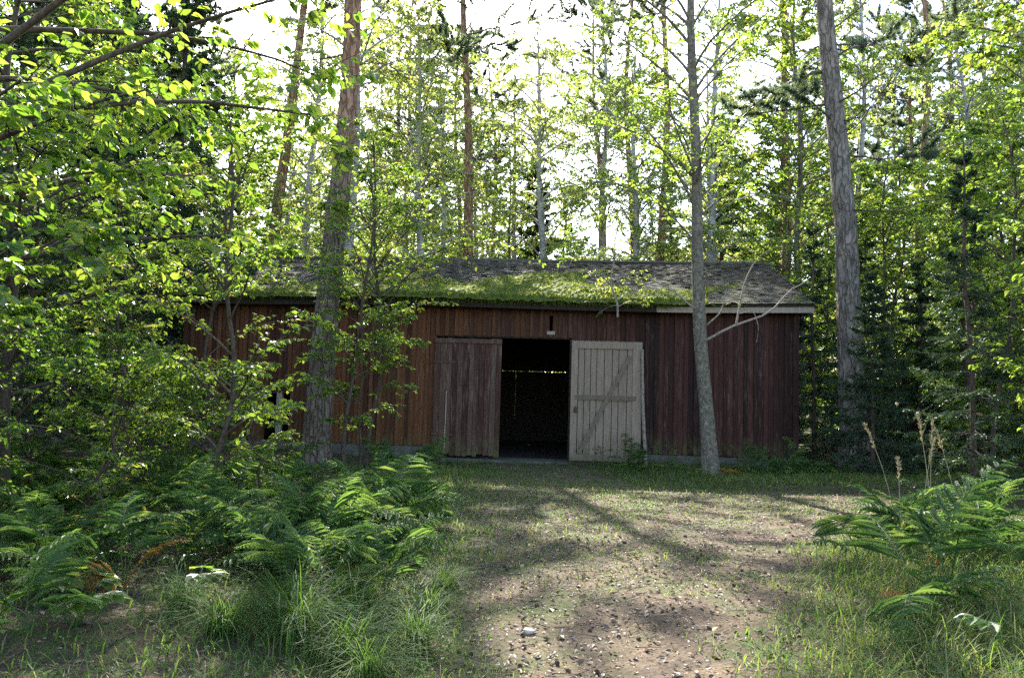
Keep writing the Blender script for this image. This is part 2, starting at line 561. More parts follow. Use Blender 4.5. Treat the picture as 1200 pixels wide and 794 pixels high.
def wood_mat(name, stops, wear, wear_amt, algae=True, xmix=None, rough=.85):
    """weathered vertical boards; colour differs from board to board"""
    m, nt, b = new_mat(name)
    g = nd(nt, 'ShaderNodeTexCoord')
    geo = nd(nt, 'ShaderNodeNewGeometry')
    v = geo.outputs['Position']
    oi = nd(nt, 'ShaderNodeObjectInfo')
    of = nd(nt, 'ShaderNodeVectorMath', operation='MULTIPLY_ADD')
    cb = nd(nt, 'ShaderNodeCombineXYZ')
    for i in range(3):
        nt.links.new(oi.outputs['Random'], cb.inputs[i])
    of.inputs[1].default_value = (13, 17, 31)
    nt.links.new(cb.outputs[0], of.inputs[0])
    nt.links.new(v, of.inputs[2])
    pv = of.outputs[0]
    grain = noise(nt, pv, 6, 6, .65, (9, 9, .45))
    blot = noise(nt, pv, 1.1, 5, .6, (2.2, 2.2, .6))
    base = ramp(nt, oi.outputs['Random'], stops)
    col = base.outputs[0]
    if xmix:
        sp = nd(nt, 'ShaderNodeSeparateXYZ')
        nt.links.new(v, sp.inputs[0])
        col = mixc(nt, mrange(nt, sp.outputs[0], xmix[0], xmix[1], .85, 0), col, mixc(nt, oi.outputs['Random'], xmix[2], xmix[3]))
    col = mixc(nt, 1.0, col, mixc(nt, mrange(nt, grain, .3, .7), (.6, .58, .56), (1.25, 1.25, 1.25)), 'MULTIPLY')
    ws = nd(nt, 'ShaderNodeMath', operation='MULTIPLY')
    nt.links.new(mrange(nt, grain, .5, .7), ws.inputs[0])
    nt.links.new(mrange(nt, blot, .42, .68), ws.inputs[1])
    wm = nd(nt, 'ShaderNodeMath', operation='MULTIPLY', i_1=wear_amt)
    nt.links.new(ws.outputs[0], wm.inputs[0])
    col = mixc(nt, wm.outputs[0], col, wear)
    if algae:
        sp2 = nd(nt, 'ShaderNodeSeparateXYZ')
        nt.links.new(v, sp2.inputs[0])
        zz = mrange(nt, sp2.outputs[2], .1, .75, 1, 0)
        an = mrange(nt, noise(nt, v, 3.5, 5, .7, (2, 2, 1)), .42, .62)
        am = nd(nt, 'ShaderNodeMath', operation='MULTIPLY')
        nt.links.new(zz, am.inputs[0]); nt.links.new(an, am.inputs[1])
        col = mixc(nt, am.outputs[0], col, (.11, .11, .04))
    nt.links.new(col, b.inputs['Base Color'])
    b.inputs['Roughness'].default_value = rough
    b.inputs['Specular IOR Level'].default_value = .25
    bump(nt, b, grain, .5, .006)
    return m


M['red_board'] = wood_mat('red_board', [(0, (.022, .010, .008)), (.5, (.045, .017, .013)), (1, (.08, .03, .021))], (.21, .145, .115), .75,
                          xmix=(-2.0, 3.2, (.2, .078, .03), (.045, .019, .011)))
M['worn_board'] = wood_mat('worn_board', [(0, (.07, .026, .019)), (.35, (.12, .068, .048)), (.7, (.05, .018, .013)), (1, (.13, .085, .063))], (.33, .245, .19), 1.0)
M['grey_board'] = wood_mat('grey_board', [(0, (.18, .132, .095)), (.5, (.25, .19, .14)), (1, (.29, .215, .16))], (.13, .09, .065), .7)
M['brace_wood'] = wood_mat('brace_wood', [(0, (.17, .126, .09)), (1, (.2, .15, .11))], (.11, .08, .06), .6, False)
M['pale_wood'] = wood_mat('pale_wood', [(0, (.30, .25, .19)), (1, (.36, .30, .23))], (.2, .16, .13), .5, False)
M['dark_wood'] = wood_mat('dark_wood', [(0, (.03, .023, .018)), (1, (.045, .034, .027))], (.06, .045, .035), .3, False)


def shingle_mat():
    m, nt, b = new_mat('roof_shingle')
    at = nd(nt, 'ShaderNodeAttribute', attribute_name='rnd')
    geo = nd(nt, 'ShaderNodeNewGeometry')
    c = ramp(nt, at.outputs['Fac'], [(0, (.07, .058, .045)), (.5, (.11, .092, .073)), (1, (.165, .14, .112))])
    n1 = noise(nt, geo.outputs['Position'], 2.2, 5, .65)
    col = mixc(nt, mrange(nt, n1, .48, .66, 0, .75), c.outputs[0], (.12, .125, .04))
    nt.links.new(col, b.inputs['Base Color'])
    b.inputs['Roughness'].default_value = .8
    bump(nt, b, noise(nt, geo.outputs['Position'], 40, 4), .4, .005)
    return m


M['shingle'] = shingle_mat()


def concrete():
    m, nt, b = new_mat('concrete')
    geo = nd(nt, 'ShaderNodeNewGeometry')
    p = geo.outputs['Position']
    c = ramp(nt, noise(nt, p, 5, 6, .65), [(.3, (.07, .062, .05)), (.6, (.13, .115, .095)), (1, (.2, .178, .15))])
    col = mixc(nt, mrange(nt, noise(nt, p, 2.1, 4), .45, .6, 0, .8), c.outputs[0], (.05, .058, .025))
    nt.links.new(col, b.inputs['Base Color'])
    b.inputs['Roughness'].default_value = .9
    bump(nt, b, noise(nt, p, 30, 4), .5, .01)
    return m


M['concrete'] = concrete()
M['rust'], _nt, _b = new_mat('rust')
_geo = nd(_nt, 'ShaderNodeNewGeometry')
_nt.links.new(ramp(_nt, noise(_nt, _geo.outputs['Position'], 60, 3), [(.3, (.05, .03, .02)), (.7, (.13, .06, .03))]).outputs[0], _b.inputs['Base Color'])
_b.inputs['Roughness'].default_value = .8
M['stone'], _nt, _b = new_mat('pale_stone')
_geo = nd(_nt, 'ShaderNodeNewGeometry')
_nt.links.new(ramp(_nt, noise(_nt, _geo.outputs['Position'], 25, 4), [(.3, (.36, .31, .26)), (.7, (.55, .48, .41))]).outputs[0], _b.inputs['Base Color'])
_b.inputs['Roughness'].default_value = .8


# ------------------------------------------------------------------ terrain
_pr = np.random.default_rng(3)
_WV = [(_pr.uniform(.15, .5) * s, _pr.uniform(0, 6.28), _pr.uniform(0, 6.28), a) for s, a in ((1, .05), (1, .05), (2.2, .03), (2.6, .025), (5, .012), (7, .008))]


def sstep(x, a, b):
    t = np.clip((x - a) / (b - a), 0, 1)
    return t * t * (3 - 2 * t)


def path_right(y):
    return np.interp(y, [0, 4.4, 6, 8, 9.5, 10.6, 11.4, 13.2, 14.0, 15, 18], [1.0, 1.35, 2.1, 3.0, 4.2, 7.5, 11, 11, 4.0, 2.4, 1.7])


def path_left(y):
    return np.interp(y, [0, 4.4, 8, 11, 14, 18], [-.5, -.45, -.45, -.5, -.45, -.3])


def path_mask(x, y):
    """1 on the trodden path, 0 off it"""
    wob = .22 * np.sin(y * 1.7 + x) + .15 * np.sin(y * 4.1 + 2)
    a = sstep(x, path_left(y) - .35 + wob, path_left(y) + .35 + wob)
    b = 1 - sstep(x, path_right(y) - .5 + wob, path_right(y) + .4 + wob)
    return a * b * (1 - sstep(y, 18, 19)) + 0.0


def ground_z(x, y):
    x = np.asarray(x, float); y = np.asarray(y, float)
    h = 0
    for f, a, ph, am in _WV:
        h = h + am * np.sin(f * (x * math.cos(a) + y * math.sin(a)) * 2 + ph)
    p = path_mask(x, y)
    h = h * (1 - .65 * p)
    h = h + .12 * sstep(-x, .4, 2.2) * sstep(y, 1, 5) + .10 * sstep(x, path_right(y) + .1, path_right(y) + 1.6)
    near_barn = sstep(y, 14.5, 17.5) * (1 - sstep(y, 27, 31)) * sstep(x, -12, -9) * (1 - sstep(x, 8, 11))
    h = h * (1 - near_barn) + near_barn * (.02 + .22 * sstep(-x, 2.0, 6.0))
    return h + .0 * x


def gz(x, y):
    return float(ground_z(x, y))


def axis(lo, hi, a, b, d, g):
    """dense spacing d on [a, b], growing by g outside"""
    c = list(np.arange(a, b + 1e-6, d))
    s = d
    while c[-1] < hi:
        s *= g; c.append(c[-1] + s)
    s = d
    while c[0] > lo:
        s *= g; c.insert(0, c[0] - s)
    return np.array(c)


def ground_mat():
    m, nt, b = new_mat('forest_floor')
    geo = nd(nt, 'ShaderNodeNewGeometry')
    p = geo.outputs['Position']
    at = nd(nt, 'ShaderNodeAttribute', attribute_name='path')
    n1 = noise(nt, p, 1.3, 5, .6)
    n2 = noise(nt, p, 38, 5, .7)
    n3 = noise(nt, p, 7, 5, .65)
    dirt = ramp(nt, n2, [(.28, (.035, .027, .02)), (.5, (.095, .07, .046)), (.68, (.165, .125, .086)), (.85, (.26, .205, .15))]).outputs[0]
    soil = ramp(nt, n2, [(.3, (.03, .022, .014)), (.55, (.07, .048, .03)), (.8, (.13, .09, .055))]).outputs[0]
    moss = ramp(nt, n2, [(.3, (.025, .045, .01)), (.7, (.07, .10, .022))]).outputs[0]
    wild = mixc(nt, mrange(nt, n3, .46, .6), soil, moss)
    n4 = noise(nt, p, 2.7, 4, .6)
    dirt = mixc(nt, 1.0, dirt, mixc(nt, mrange(nt, n4, .35, .65), (.62, .6, .58), (1.25, 1.2, 1.12)), 'MULTIPLY')
    pgrass = mixc(nt, mrange(nt, n1, .48, .64, 0, .75), dirt, moss)
    sm = nd(nt, 'ShaderNodeMath', operation='MULTIPLY_ADD', i_1=.6, i_2=-.3)
    nt.links.new(n3, sm.inputs[0])
    ad = nd(nt, 'ShaderNodeMath', operation='ADD')
    nt.links.new(sm.outputs[0], ad.inputs[0]); nt.links.new(at.outputs['Fac'], ad.inputs[1])
    col = mixc(nt, mrange(nt, ad.outputs[0], .35, .65), wild, pgrass)
    nt.links.new(col, b.inputs['Base Color'])
    b.inputs['Roughness'].default_value = .92
    b.inputs['Specular IOR Level'].default_value = .2
    bump(nt, b, n2, .9, .02)
    return m


gx = axis(-170, 170, -7, 8, .14, 1.12)
gy = axis(-60, 260, 2.5, 19, .14, 1.1)
X, Y = np.meshgrid(gx, gy)
Z = ground_z(X, Y) + np.random.default_rng(2).normal(0, .006, X.shape)
nx, ny = len(gx), len(gy)
I = (np.arange(ny - 1)[:, None] * nx + np.arange(nx - 1)[None]).ravel()
g = MB()
g.add(np.stack([X, Y, Z], -1).reshape(-1, 3), np.stack([I, I + 1, I + nx + 1, I + nx], -1))
ground = g.build('ground', ground_mat(), None, True, 'structure')
ground['label'] = 'forest floor with a trodden dirt path up to the barn doors'
pa = ground.data.attributes.new('path', 'FLOAT', 'POINT')
pa.data.foreach_set('value', path_mask(X, Y).astype(np.float32).ravel())

# ------------------------------------------------------------------ barn
barn = thing('barn', 'old red board barn with a mossy shingle roof and open doorway', 'barn', (-8.0, 19.25, .27), 0)
barn.rotation_euler = (0, R(.8), R(-5.1))
LEN, DEP, EAVE, RISE = 14.5, 8.0, 3.62, 1.66
SL = math.atan2(RISE, DEP / 2 + .45)
DX0, DX1, DXM = 6.2, 9.36, 7.77
DOOR_T, DOOR_B = 2.74, -.065

unit = MB(); unit.box((-.5, -.5, 0), (.5, .5, 1))
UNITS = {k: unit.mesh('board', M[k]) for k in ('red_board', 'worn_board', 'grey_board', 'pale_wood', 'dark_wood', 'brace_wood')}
brng = np.random.default_rng(5)


def board(name, mat, x, y, z0, z1, w, t, parent, rot=0.0):
    o = obj(name, UNITS[mat], parent)
    o.location = (x, y, z0)
    o.scale = (w, t, z1 - z0)
    o.rotation_euler = (0, rot, 0)
    return o


fr = MB()
fr.box((-.02, -.035, -.9), (DX0 - .05, .35, .155)); fr.box((-.02, .35, -.9), (.3, DEP + .05, .155))
fr.build('foundation', M['concrete'], barn)
fr = MB()
fr.box((DX1 + .03, -.035, -.9), (LEN + .02, .35, .155)); fr.box((LEN - .28, .35, -.9), (LEN + .02, DEP + .05, .155))
fr.build('foundation', M['concrete'], barn)
th = MB(); th.box((DX0 - .04, -.26, -.7), (DX1 + .025, .6, -.08)); th.build('threshold', M['concrete'], barn)

fl_ = MB(); fl_.box((5.5, .61, -.5), (LEN - .3, DEP - .06, -.087)); fl_.build('floor', M['dark_wood'], barn)  # dark slab added over the earth to deepen the doorway's shade
front = thing('front_wall', '', '', (0, 0, 0)); front.parent = barn
del front['label']
x = 0.06; i = 0
while x < LEN - .03:
    w = .15 if i % 2 == 0 else .088
    yo = .012 if i % 2 == 0 else -.03
    lo = .158 + abs(brng.normal(0, .012))
    hi = EAVE + .12
    if DX0 - .03 < x < DX1 + .03:
        lo = DOOR_T + .05
    spans = [(lo, hi)]
    if 2.02 < x < 2.72:
        spans = [(1.32 + brng.normal(0, .02), hi)]
    if 8.82 < x < 9.0:
        spans = [(lo, 2.90), (3.3, hi)]
    for a, b_ in spans:
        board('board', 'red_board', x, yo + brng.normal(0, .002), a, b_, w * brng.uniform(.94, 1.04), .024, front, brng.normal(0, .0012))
    x += .112; i += 1
board('post', 'pale_wood', 2.42, .03, .158, 1.35, .13, .1, front)
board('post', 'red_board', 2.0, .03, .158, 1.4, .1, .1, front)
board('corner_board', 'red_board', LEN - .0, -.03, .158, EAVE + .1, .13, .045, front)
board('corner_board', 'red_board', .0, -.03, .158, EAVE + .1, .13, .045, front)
board('slot_sill', 'pale_wood', 8.91, -.02, 2.86, 2.94, .19, .05, front)
tf = MB(); tf.box((DX0, .016, DOOR_T + .02), (DX1, .12, DOOR_T + .2)); tf.box((DX1 - .0, .016, DOOR_B), (DX1 + .09, .12, DOOR_T + .02))
tf.box((DX0 - .1, .016, DOOR_B), (DX0, .12, DOOR_T + .02))
tf.build('door_frame', M['dark_wood'], front)


def leaf_door(label, mat, x0, x1, yoff, inside, hinge):
    d = bpy.data.objects.new('door', None); COL.objects.link(d); d.parent = barn
    d['label'] = label
    d.location = (x0, yoff, DOOR_B)
    W, H = x1 - x0, DOOR_T - DOOR_B
    n = 12 if not inside else 10
    xs = np.cumsum(brng.uniform(.8, 1.2, n)); xs = np.concatenate(([0], xs)) * W / xs[-1]
    for k in range(n):
        bot = .02 + (abs(brng.normal(0, .03)) if not inside else 0)
        gap = .014 if inside else .007
        board('board', mat, (xs[k] + xs[k + 1]) / 2, brng.normal(0, .003), bot, H - .01 - abs(brng.normal(0, .006)), xs[k + 1] - xs[k] - gap, .024, d)
    if inside:
        y = -.03
        board('stile', mat, .075, y, .03, H - .02, .15, .03, d)
        board('stile', mat, W - .12, y, .03, H - .02, .2, .03, d)
        for z, hh in ((.04, .15), (1.43, .11), (H - .19, .15)):
            o = board('rail', 'brace_wood' if hh < .12 else mat, W / 2 - .02, y - .006, z, z + hh, W - .32 + (.1 if hh < .12 else 0), .03, d)
        o = board('brace', 'brace_wood', .21, -.058, .2, .2 + 2.50, .085, .024, d)
        o.rotation_euler = (0, math.atan2(W - .50, 2.26), 0)
        o.scale.z = math.hypot(W - .50, 2.26)
        hb = MB(); hb.box((.08, -.075, 1.13), (.16, -.045, 1.24)); hb.box((.1, -.1, 1.16), (.14, -.0755, 1.28))
        hb.build('latch', M['rust'], d)
    else:
        o = board('rail', mat, W / 2, -.032, H - .13, H - .03, W, .03, d)
        o = board('rail', mat, W / 2, .03, .35, .47, W - .1, .03, d)
        for zz in (.5, 2.2):
            hg = MB(); hg.box((-.02, -.03, zz), (.5, -.0155, zz + .045)); hg.build('hinge', M['rust'], d)
        # an upright crack filler strip standing away from the boards
        board('strip', 'pale_wood', .31, -.03, .75, 1.55, .022, .02, d)
        board('strip', 'pale_wood', .30, -.03, .1, .74, .03, .012, d)
    return d


leaf_door('weathered red plank door leaf standing shut', 'worn_board', DX0 - .02, DXM, -.05, False, 0)
rd = leaf_door('grey plank door leaf with diagonal brace folded back on the wall', 'grey_board', DX1 + .05, DX1 + 1.68, -.12, True, 0)
rd.rotation_euler = (0, 0, R(-1.0))
pp = MB(); tubes(pp, [(DX1 + 1.66, -.24, 2.55), (DX1 + 1.7, -.25, 1.2), (DX1 + 1.8, -.30, -.32)], [.035, .04, .045], 7)
pp.build('prop_pole', M['bare_branch'], barn, True)

# back and side walls, plain boards seen only as darkness and slits of daylight
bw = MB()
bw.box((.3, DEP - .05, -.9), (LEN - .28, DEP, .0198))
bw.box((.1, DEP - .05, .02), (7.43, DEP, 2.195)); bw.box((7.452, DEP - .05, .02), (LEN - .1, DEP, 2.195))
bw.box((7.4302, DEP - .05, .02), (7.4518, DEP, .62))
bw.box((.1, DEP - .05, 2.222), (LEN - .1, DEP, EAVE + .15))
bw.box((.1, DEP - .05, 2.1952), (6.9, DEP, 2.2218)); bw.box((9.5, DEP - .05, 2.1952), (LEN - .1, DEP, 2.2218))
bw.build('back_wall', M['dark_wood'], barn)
for sx, nm in ((.0, 0), (LEN - .05, 1)):
    k = MB()
    pts = [(0.03, .158), (DEP, .158), (DEP, EAVE + .05), (DEP / 2, EAVE + RISE - .22), (0.03, EAVE + .05)]
    v = [(sx, a, b_) for a, b_ in pts] + [(sx + .05, a, b_) for a, b_ in pts]
    k.add(v, [(0, 1, 2, 3, 4)]); k.n and k.add(np.array(v), [(9, 8, 7, 6, 5)])
    k.add(v, [(a, (a + 1) % 5 + 0, (a + 1) % 5 + 5, a + 5) for a in range(5)])
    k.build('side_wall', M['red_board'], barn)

# roof
roof = thing('roof', '', '', (0, 0, 0)); roof.parent = barn
del roof['label']
XO = .3
SLEN = math.hypot(RISE, DEP / 2 + .45)


def rp(x, s, h=0.0):
    """point on the front roof slope: x along the barn, s metres up the slope, h above it"""
    x = np.asarray(x, float); s = np.asarray(s, float)
    sag = -.035 * np.sin(np.clip((x + XO) / (LEN + 2 * XO), 0, 1) * math.pi * 3 + .6) - .03 * np.exp(-((x - 7.5) / 2.2) ** 2)
    return np.stack([x + 0 * s, -.45 + s * math.cos(SL) - h * math.sin(SL), EAVE + sag + s * math.sin(SL) + h * math.cos(SL)], -1)


dk = MB()
xs = np.linspace(-XO, LEN + XO, 40)
for a, b_ in zip(xs[:-1], xs[1:]):
    q = [rp(a, 0, -.05), rp(b_, 0, -.05), rp(b_, SLEN, -.05), rp(a, SLEN, -.05), rp(a, 0, .0), rp(b_, 0, .0), rp(b_, SLEN, .0), rp(a, SLEN, .0)]
    dk.add(q, [(0, 3, 2, 1), (4, 5, 6, 7), (0, 1, 5, 4), (2, 3, 7, 6)])
dk.build('roof_deck', M['dark_wood'], roof)
bk = MB()
b0, b1 = np.array((-XO, DEP / 2, EAVE + RISE - .005)), np.array((LEN + XO, DEP / 2, EAVE + RISE - .005))
off = np.array((0, DEP / 2 + .45, -RISE))
bk.add([b0, b1, b1 + off, b0 + off, b0 - (0, 0, .06), b1 - (0, 0, .06), b1 + off - (0, 0, .06), b0 + off - (0, 0, .06)],
       [(0, 1, 2, 3), (7, 6, 5, 4), (0, 4, 5, 1), (2, 6, 7, 3), (1, 5, 6, 2), (3, 7, 4, 0)])
bk.build('back_slope', M['shingle'], roof)
# shingles in overlapping courses
sh = MB()
course = .115
nc = int(SLEN / course)
srng = np.random.default_rng(9)
for c in range(nc):
    wv = srng.uniform(.085, .14, 190)
    xx = -XO + np.concatenate(([0], np.cumsum(wv)))
    xx = xx[xx < LEN + XO]
    a, b_ = xx[:-1] + .003, xx[1:] - .003
    n = len(a)
    s0 = c * course + srng.normal(0, .006, n) - .03
    s1 = np.minimum(s0 + .2, SLEN - .0)
    h0 = .044 + srng.normal(0, .004, n) + (srng.random(n) < .04) * .02
    h1 = np.full(n, .008)
    V = np.stack([rp(a, s0, h0 - .016), rp(b_, s0, h0 - .016), rp(b_, s0, h0), rp(a, s0, h0), rp(a, s1, h1), rp(b_, s1, h1)], 1)
    keep = srng.random(n) > .015
    V = V[keep]; n = len(V)
    o = np.arange(n)[:, None, None] * 6
    sh.add(V.reshape(-1, 3), (o + np.array([(0, 1, 2, 3), (3, 2, 5, 4)])[None]).reshape(-1, 4), 0, np.repeat(srng.random(n), 2))
    sh.add(V.reshape(-1, 3), (o + np.array([(0, 3, 4), (1, 5, 2)])[None]).reshape(-1, 3), 0, .3)
sh.build('shingles', M['shingle'], roof, False, 'stuff')
rc = MB(); rc.box((-XO, DEP / 2 - .16, EAVE + RISE - .03), (LEN + XO, DEP / 2 + .14, EAVE + RISE + .025)); rc.build('ridge_cap', M['shingle'], roof)
fb, fl = MB(), MB()
for a, b_ in zip(xs[:-1], xs[1:]):
    p0, p1 = rp(a, .0, -.06), rp(b_, .0, -.06)
    lo = np.array((0, 0, -.13)); bkk = np.array((0, .03, 0)); fw = np.array((0, .03, 0))
    (fb if a > 11.0 else fl).add([p0 + fw, p1 + fw, p1 + fw + lo, p0 + fw + lo, p0 + fw + bkk, p1 + fw + bkk, p1 + fw + bkk + lo, p0 + fw + bkk + lo],
           [(3, 2, 1, 0), (4, 5, 6, 7), (7, 6, 2, 3)])
fb.build('fascia_board', M['pale_wood'], roof)
fl.build('fascia_board', M['dark_wood'], roof)
for k in range(16):
    o = board('rafter', 'dark_wood', .15 + k * (LEN - .3) / 15, -.38, EAVE - .17, EAVE - .055, .08, .06, roof)
    o.scale = (.08, .78, .12)
    o.location.y = .0
    o.location.z = EAVE - .17 + .1

# moss mat on the lower slope
mrng = np.random.default_rng(21)
mx, ms = np.meshgrid(np.linspace(-XO, LEN + XO, 330), np.linspace(-.1, SLEN * .9, 90))


def fbm(x, y, seed, f=1.0, o=5):
    r = np.random.default_rng(seed); v = 0; a = 1; t = 0
    for _ in range(o):
        for _ in range(3):
            th = r.uniform(0, 6.28)
            v = v + a * np.sin(f * (x * math.cos(th) + y * math.sin(th)) + r.uniform(0, 6.28))
            t += a * .6
        f *= 1.95; a *= .62
    return v / t


def moss_h(x, s):
    cover = np.interp(x, [-1, 0, 3.5, 6, 9.5, 11.6, 12.6, 15], [.1, .25, .55, .75, .72, .35, -.25, -.5])
    fall = np.interp(s, [0, .3, 1.2, 2.2, 3.2, 4.5], [.55, .5, .15, -.35, -.8, -1.3])
    f = cover + fall + .9 * fbm(x, s * 1.3, 4, 1.6) - .25
    return np.clip(f, -.3, 1.0)


mh = moss_h(mx, ms)
hh = .03 + .10 * np.clip(mh, -.5, 1) * (1 + .35 * fbm(mx, ms, 8, 14, 3)) + .012 * mrng.normal(0, 1, mx.shape)
hh = np.where(mh <= 0, -.02, hh)
PV = rp(mx, ms, hh)
PV[..., 2] -= np.where(ms < .02, .10 * np.clip(mh, 0, 1), 0)
mm, mn = mx.shape[1], mx.shape[0]
I = (np.arange(mn - 1)[:, None] * mm + np.arange(mm - 1)[None])
ok = (mh[:-1, :-1] > -.05)
I = I[ok]
mo = MB(); mo.add(PV.reshape(-1, 3), np.stack([I, I + 1, I + mm + 1, I + mm], -1), 0, mrng.random(len(I)) * .8)
NB = 26000
bx = mrng.uniform(-XO, LEN + XO, NB); bs = mrng.uniform(-.05, SLEN * .85, NB)
kp = moss_h(bx, bs) > .05
bx, bs = bx[kp], bs[kp]
bp = rp(bx, bs, .03 + .09 * moss_h(bx, bs))
bd = nz(np.array((0, -.35, 1.0)) + mrng.normal(0, .5, (len(bx), 3)))
leaves(mo, bp, bd, mrng.normal(0, 1, bp.shape), mrng.uniform(.03, .09, len(bx)), .014, NEEDLE, rng=mrng)
fx = mrng.uniform(0, 11.8, 2600)
fp = rp(fx, np.full(2600, -.03), .02)
leaves(mo, fp, nz(np.array((0, -.35, -1.0)) + mrng.normal(0, .4, fp.shape)), mrng.normal(0, 1, fp.shape), mrng.uniform(.05, .2, 2600) * np.clip(moss_h(fx, fx * 0) + .2, .1, 1), .014, NEEDLE, rng=mrng)
mo.build('moss', M['moss'], roof, False, 'stuff')

# ------------------------------------------------------------------ trees near the barn
def as_parts(wl, wood_mats, leaf_m, key=''):
    w, l = wl
    return [('trunk', w.mesh('trunk', wood_mats, True)), ('crown', l.mesh('crown', leaf_m))]


PB = [M['pine_bark'], M['dead_wood']]
GB = [M['pine_bark_grey'], M['dead_wood']]
SB = [M['spruce_bark'], M['dead_wood']]

place('pine_tree', as_parts(pine(101, 19, .27, .62, 2.6, 34, 8, (.035, 0), .1, 22, dead_lo=.35), PB, M['pine_needle']),
      'thick pine standing before the barn wall beside the small dark opening', 'pine tree', (-3.95, 16.0, gz(-3.95, 16)))
place('pine_tree', as_parts(pine(102, 20, .29, .52, 3.0, 34, 26, (-.03, 0), .1, 22, dead_lo=.28,
                                 extra=[(.46, 3.3, 3.0, 22, -38), (.42, 2.7, 2.2, 5, -10), (.47, .3, 2.0, 10, 30), (.4, 3.6, 1.9, 8, -12), (.36, 5.8, 1.7, 8, 0)]), GB, M['pine_needle']),
      'thick grey pine standing beside the barn corner with long dead boughs', 'pine tree', (7.55, 17.3, gz(7.55, 17.3)))
w, l = broadleaf(103, 13.5, .155, .42, 2.3, 40, 12, 16, .085, 55, 25, .22, (-.025, 0), .08, sides=12, top=.03, limb=[(.36, 3.1, 2.0), (.41, 3.4, 2.5), (.46, 2.8, 2.4), (.4, .2, 2.0), (.44, 4.4, 2.2)])
t8 = place('alder_tree', as_parts((w, l), [M['grey_bark']], M['leaf']),
           'slim grey-barked tree standing in front of the barn wall, bare forked branches at eaves height', 'tree', (4.05, 16.2, gz(4.05, 16.2)))
bb = MB()
for pts, rs in (([(-.05, 0, 2.75), (.55, -.1, 3.1), (1.25, -.15, 3.28), (1.65, -.1, 3.85), (2.1, 0, 4.0)], [.03, .026, .02, .014, .006]),
                ([(.55, -.1, 3.1), (.62, -.15, 3.55), (.68, -.2, 3.95), (.95, -.2, 4.5), (1.5, -.2, 4.75)], [.022, .02, .016, .01, .005]),
                ([(-.05, 0, 3.05), (.2, -.25, 3.3), (.3, -.3, 3.8)], [.02, .014, .006]),
                ([(-.05, 0, 3.3), (-.4, -.1, 3.45), (-.75, -.15, 3.75), (-1.3, -.2, 4.0)], [.024, .02, .013, .006]),
                ([(.6, -.15, 3.3), (.85, -.3, 3.35), (.95, -.3, 3.0), (.9, -.3, 2.7)], [.009, .008, .006, .003])):
    q = np.array(pts); tt = np.linspace(0, 1, len(q)); t2 = np.linspace(0, 1, 10)
    P = np.stack([np.interp(t2, tt, q[:, i]) for i in range(3)], -1)
    P = np.concatenate([P[:1], (P[:-2] + P[1:-1] * 2 + P[2:]) / 4, P[-1:]])
    tubes(bb, P, np.interp(t2, tt, rs), 6)
bb.build('bare_branch', M['bare_branch'], t8, True)

# pines behind the roof
for (seed, x, y, H, r, lean, lo, cr, lab, mats) in (
        (111, -9.6, 29.0, 23, .27, (.11, 0), .66, 2.4, 'leaning orange pine rising behind the mossy end of the roof', PB),
        (112, -5.4, 38.0, 22, .2, (.02, 0), .42, 2.4, 'slender far pine with grey-green tufts well behind the barn roof', PB),
        (113, -1.65, 29.5, 22, .24, (-.012, 0), .6, 2.8, 'straight bare-trunked pine behind the roof above the shut door leaf', PB),
        (114, 5.75, 31.0, 23, .2, (0, 0), .7, 2.3, 'thin straight pine behind the ridge, seen between birch leaves', PB),
        (115, 11.1, 32.0, 24, .24, (-.008, 0), .55, 2.6, 'pale orange pine trunk behind the shingled roof end', PB),
        (116, 23.0, 48.0, 22, .22, (-.01, 0), .45, 3.0, 'far orange pine with a rounded top beyond the thick grey pine', PB)):
    place('pine_tree', as_parts(pine(seed, H, r, lo, cr, 36, 18, lean, .14, 12, dead_lo=.3), mats, M['pine_needle']), lab, 'pine tree', (x, y, gz(x, y)))
place('spruce_tree', as_parts(spruce(121, 13.8, .16, .12, 2.2, .42, 6, 15, 30, nlen=.1), SB, M['spruce_needle']),
      'dark narrow spruce rising behind the middle of the barn ridge', 'spruce tree', (1.0, 36, gz(1, 36)))
for seed, x, y, H, lab in ((131, 3.6, 33, 18, 'tall birch with a leafy crown behind the ridge, beside the thin straight pine'),
                           (132, .2, 43, 21, 'tall pale-leaved birch far behind the dark spruce'),
                           (133, 1.0, 31.5, 17, 'full-crowned birch close behind the ridge above the open door leaf'),
                           (137, -5.9, 27.4, 22, 'very tall birch close behind the mossy roof, beside the leaning orange pine'),
                           (138, -8.3, 31.5, 21, 'very tall birch behind the leaning orange pine'),
                           (134, -3.6, 28.6, 16, 'light birch close behind the ridge beside the thick pine'),
                           (135, 7.3, 28.5, 18, 'tall full birch close behind the shingled roof end'),
                           (136, 4.9, 30.5, 15.5, 'shorter birch behind the ridge beside the slim grey-barked tree')):
    place('birch_tree', as_parts(broadleaf(seed, H, .19, .2, 3.0, 66, 14, 22, .105, 50, -15, .55, (0, 0), .15, sides=12, top=.02, flat=1.2, hang=.6), [M['birch_bark']], M['leaf_birch']),
          lab, 'birch tree', (x, y, gz(x, y)))

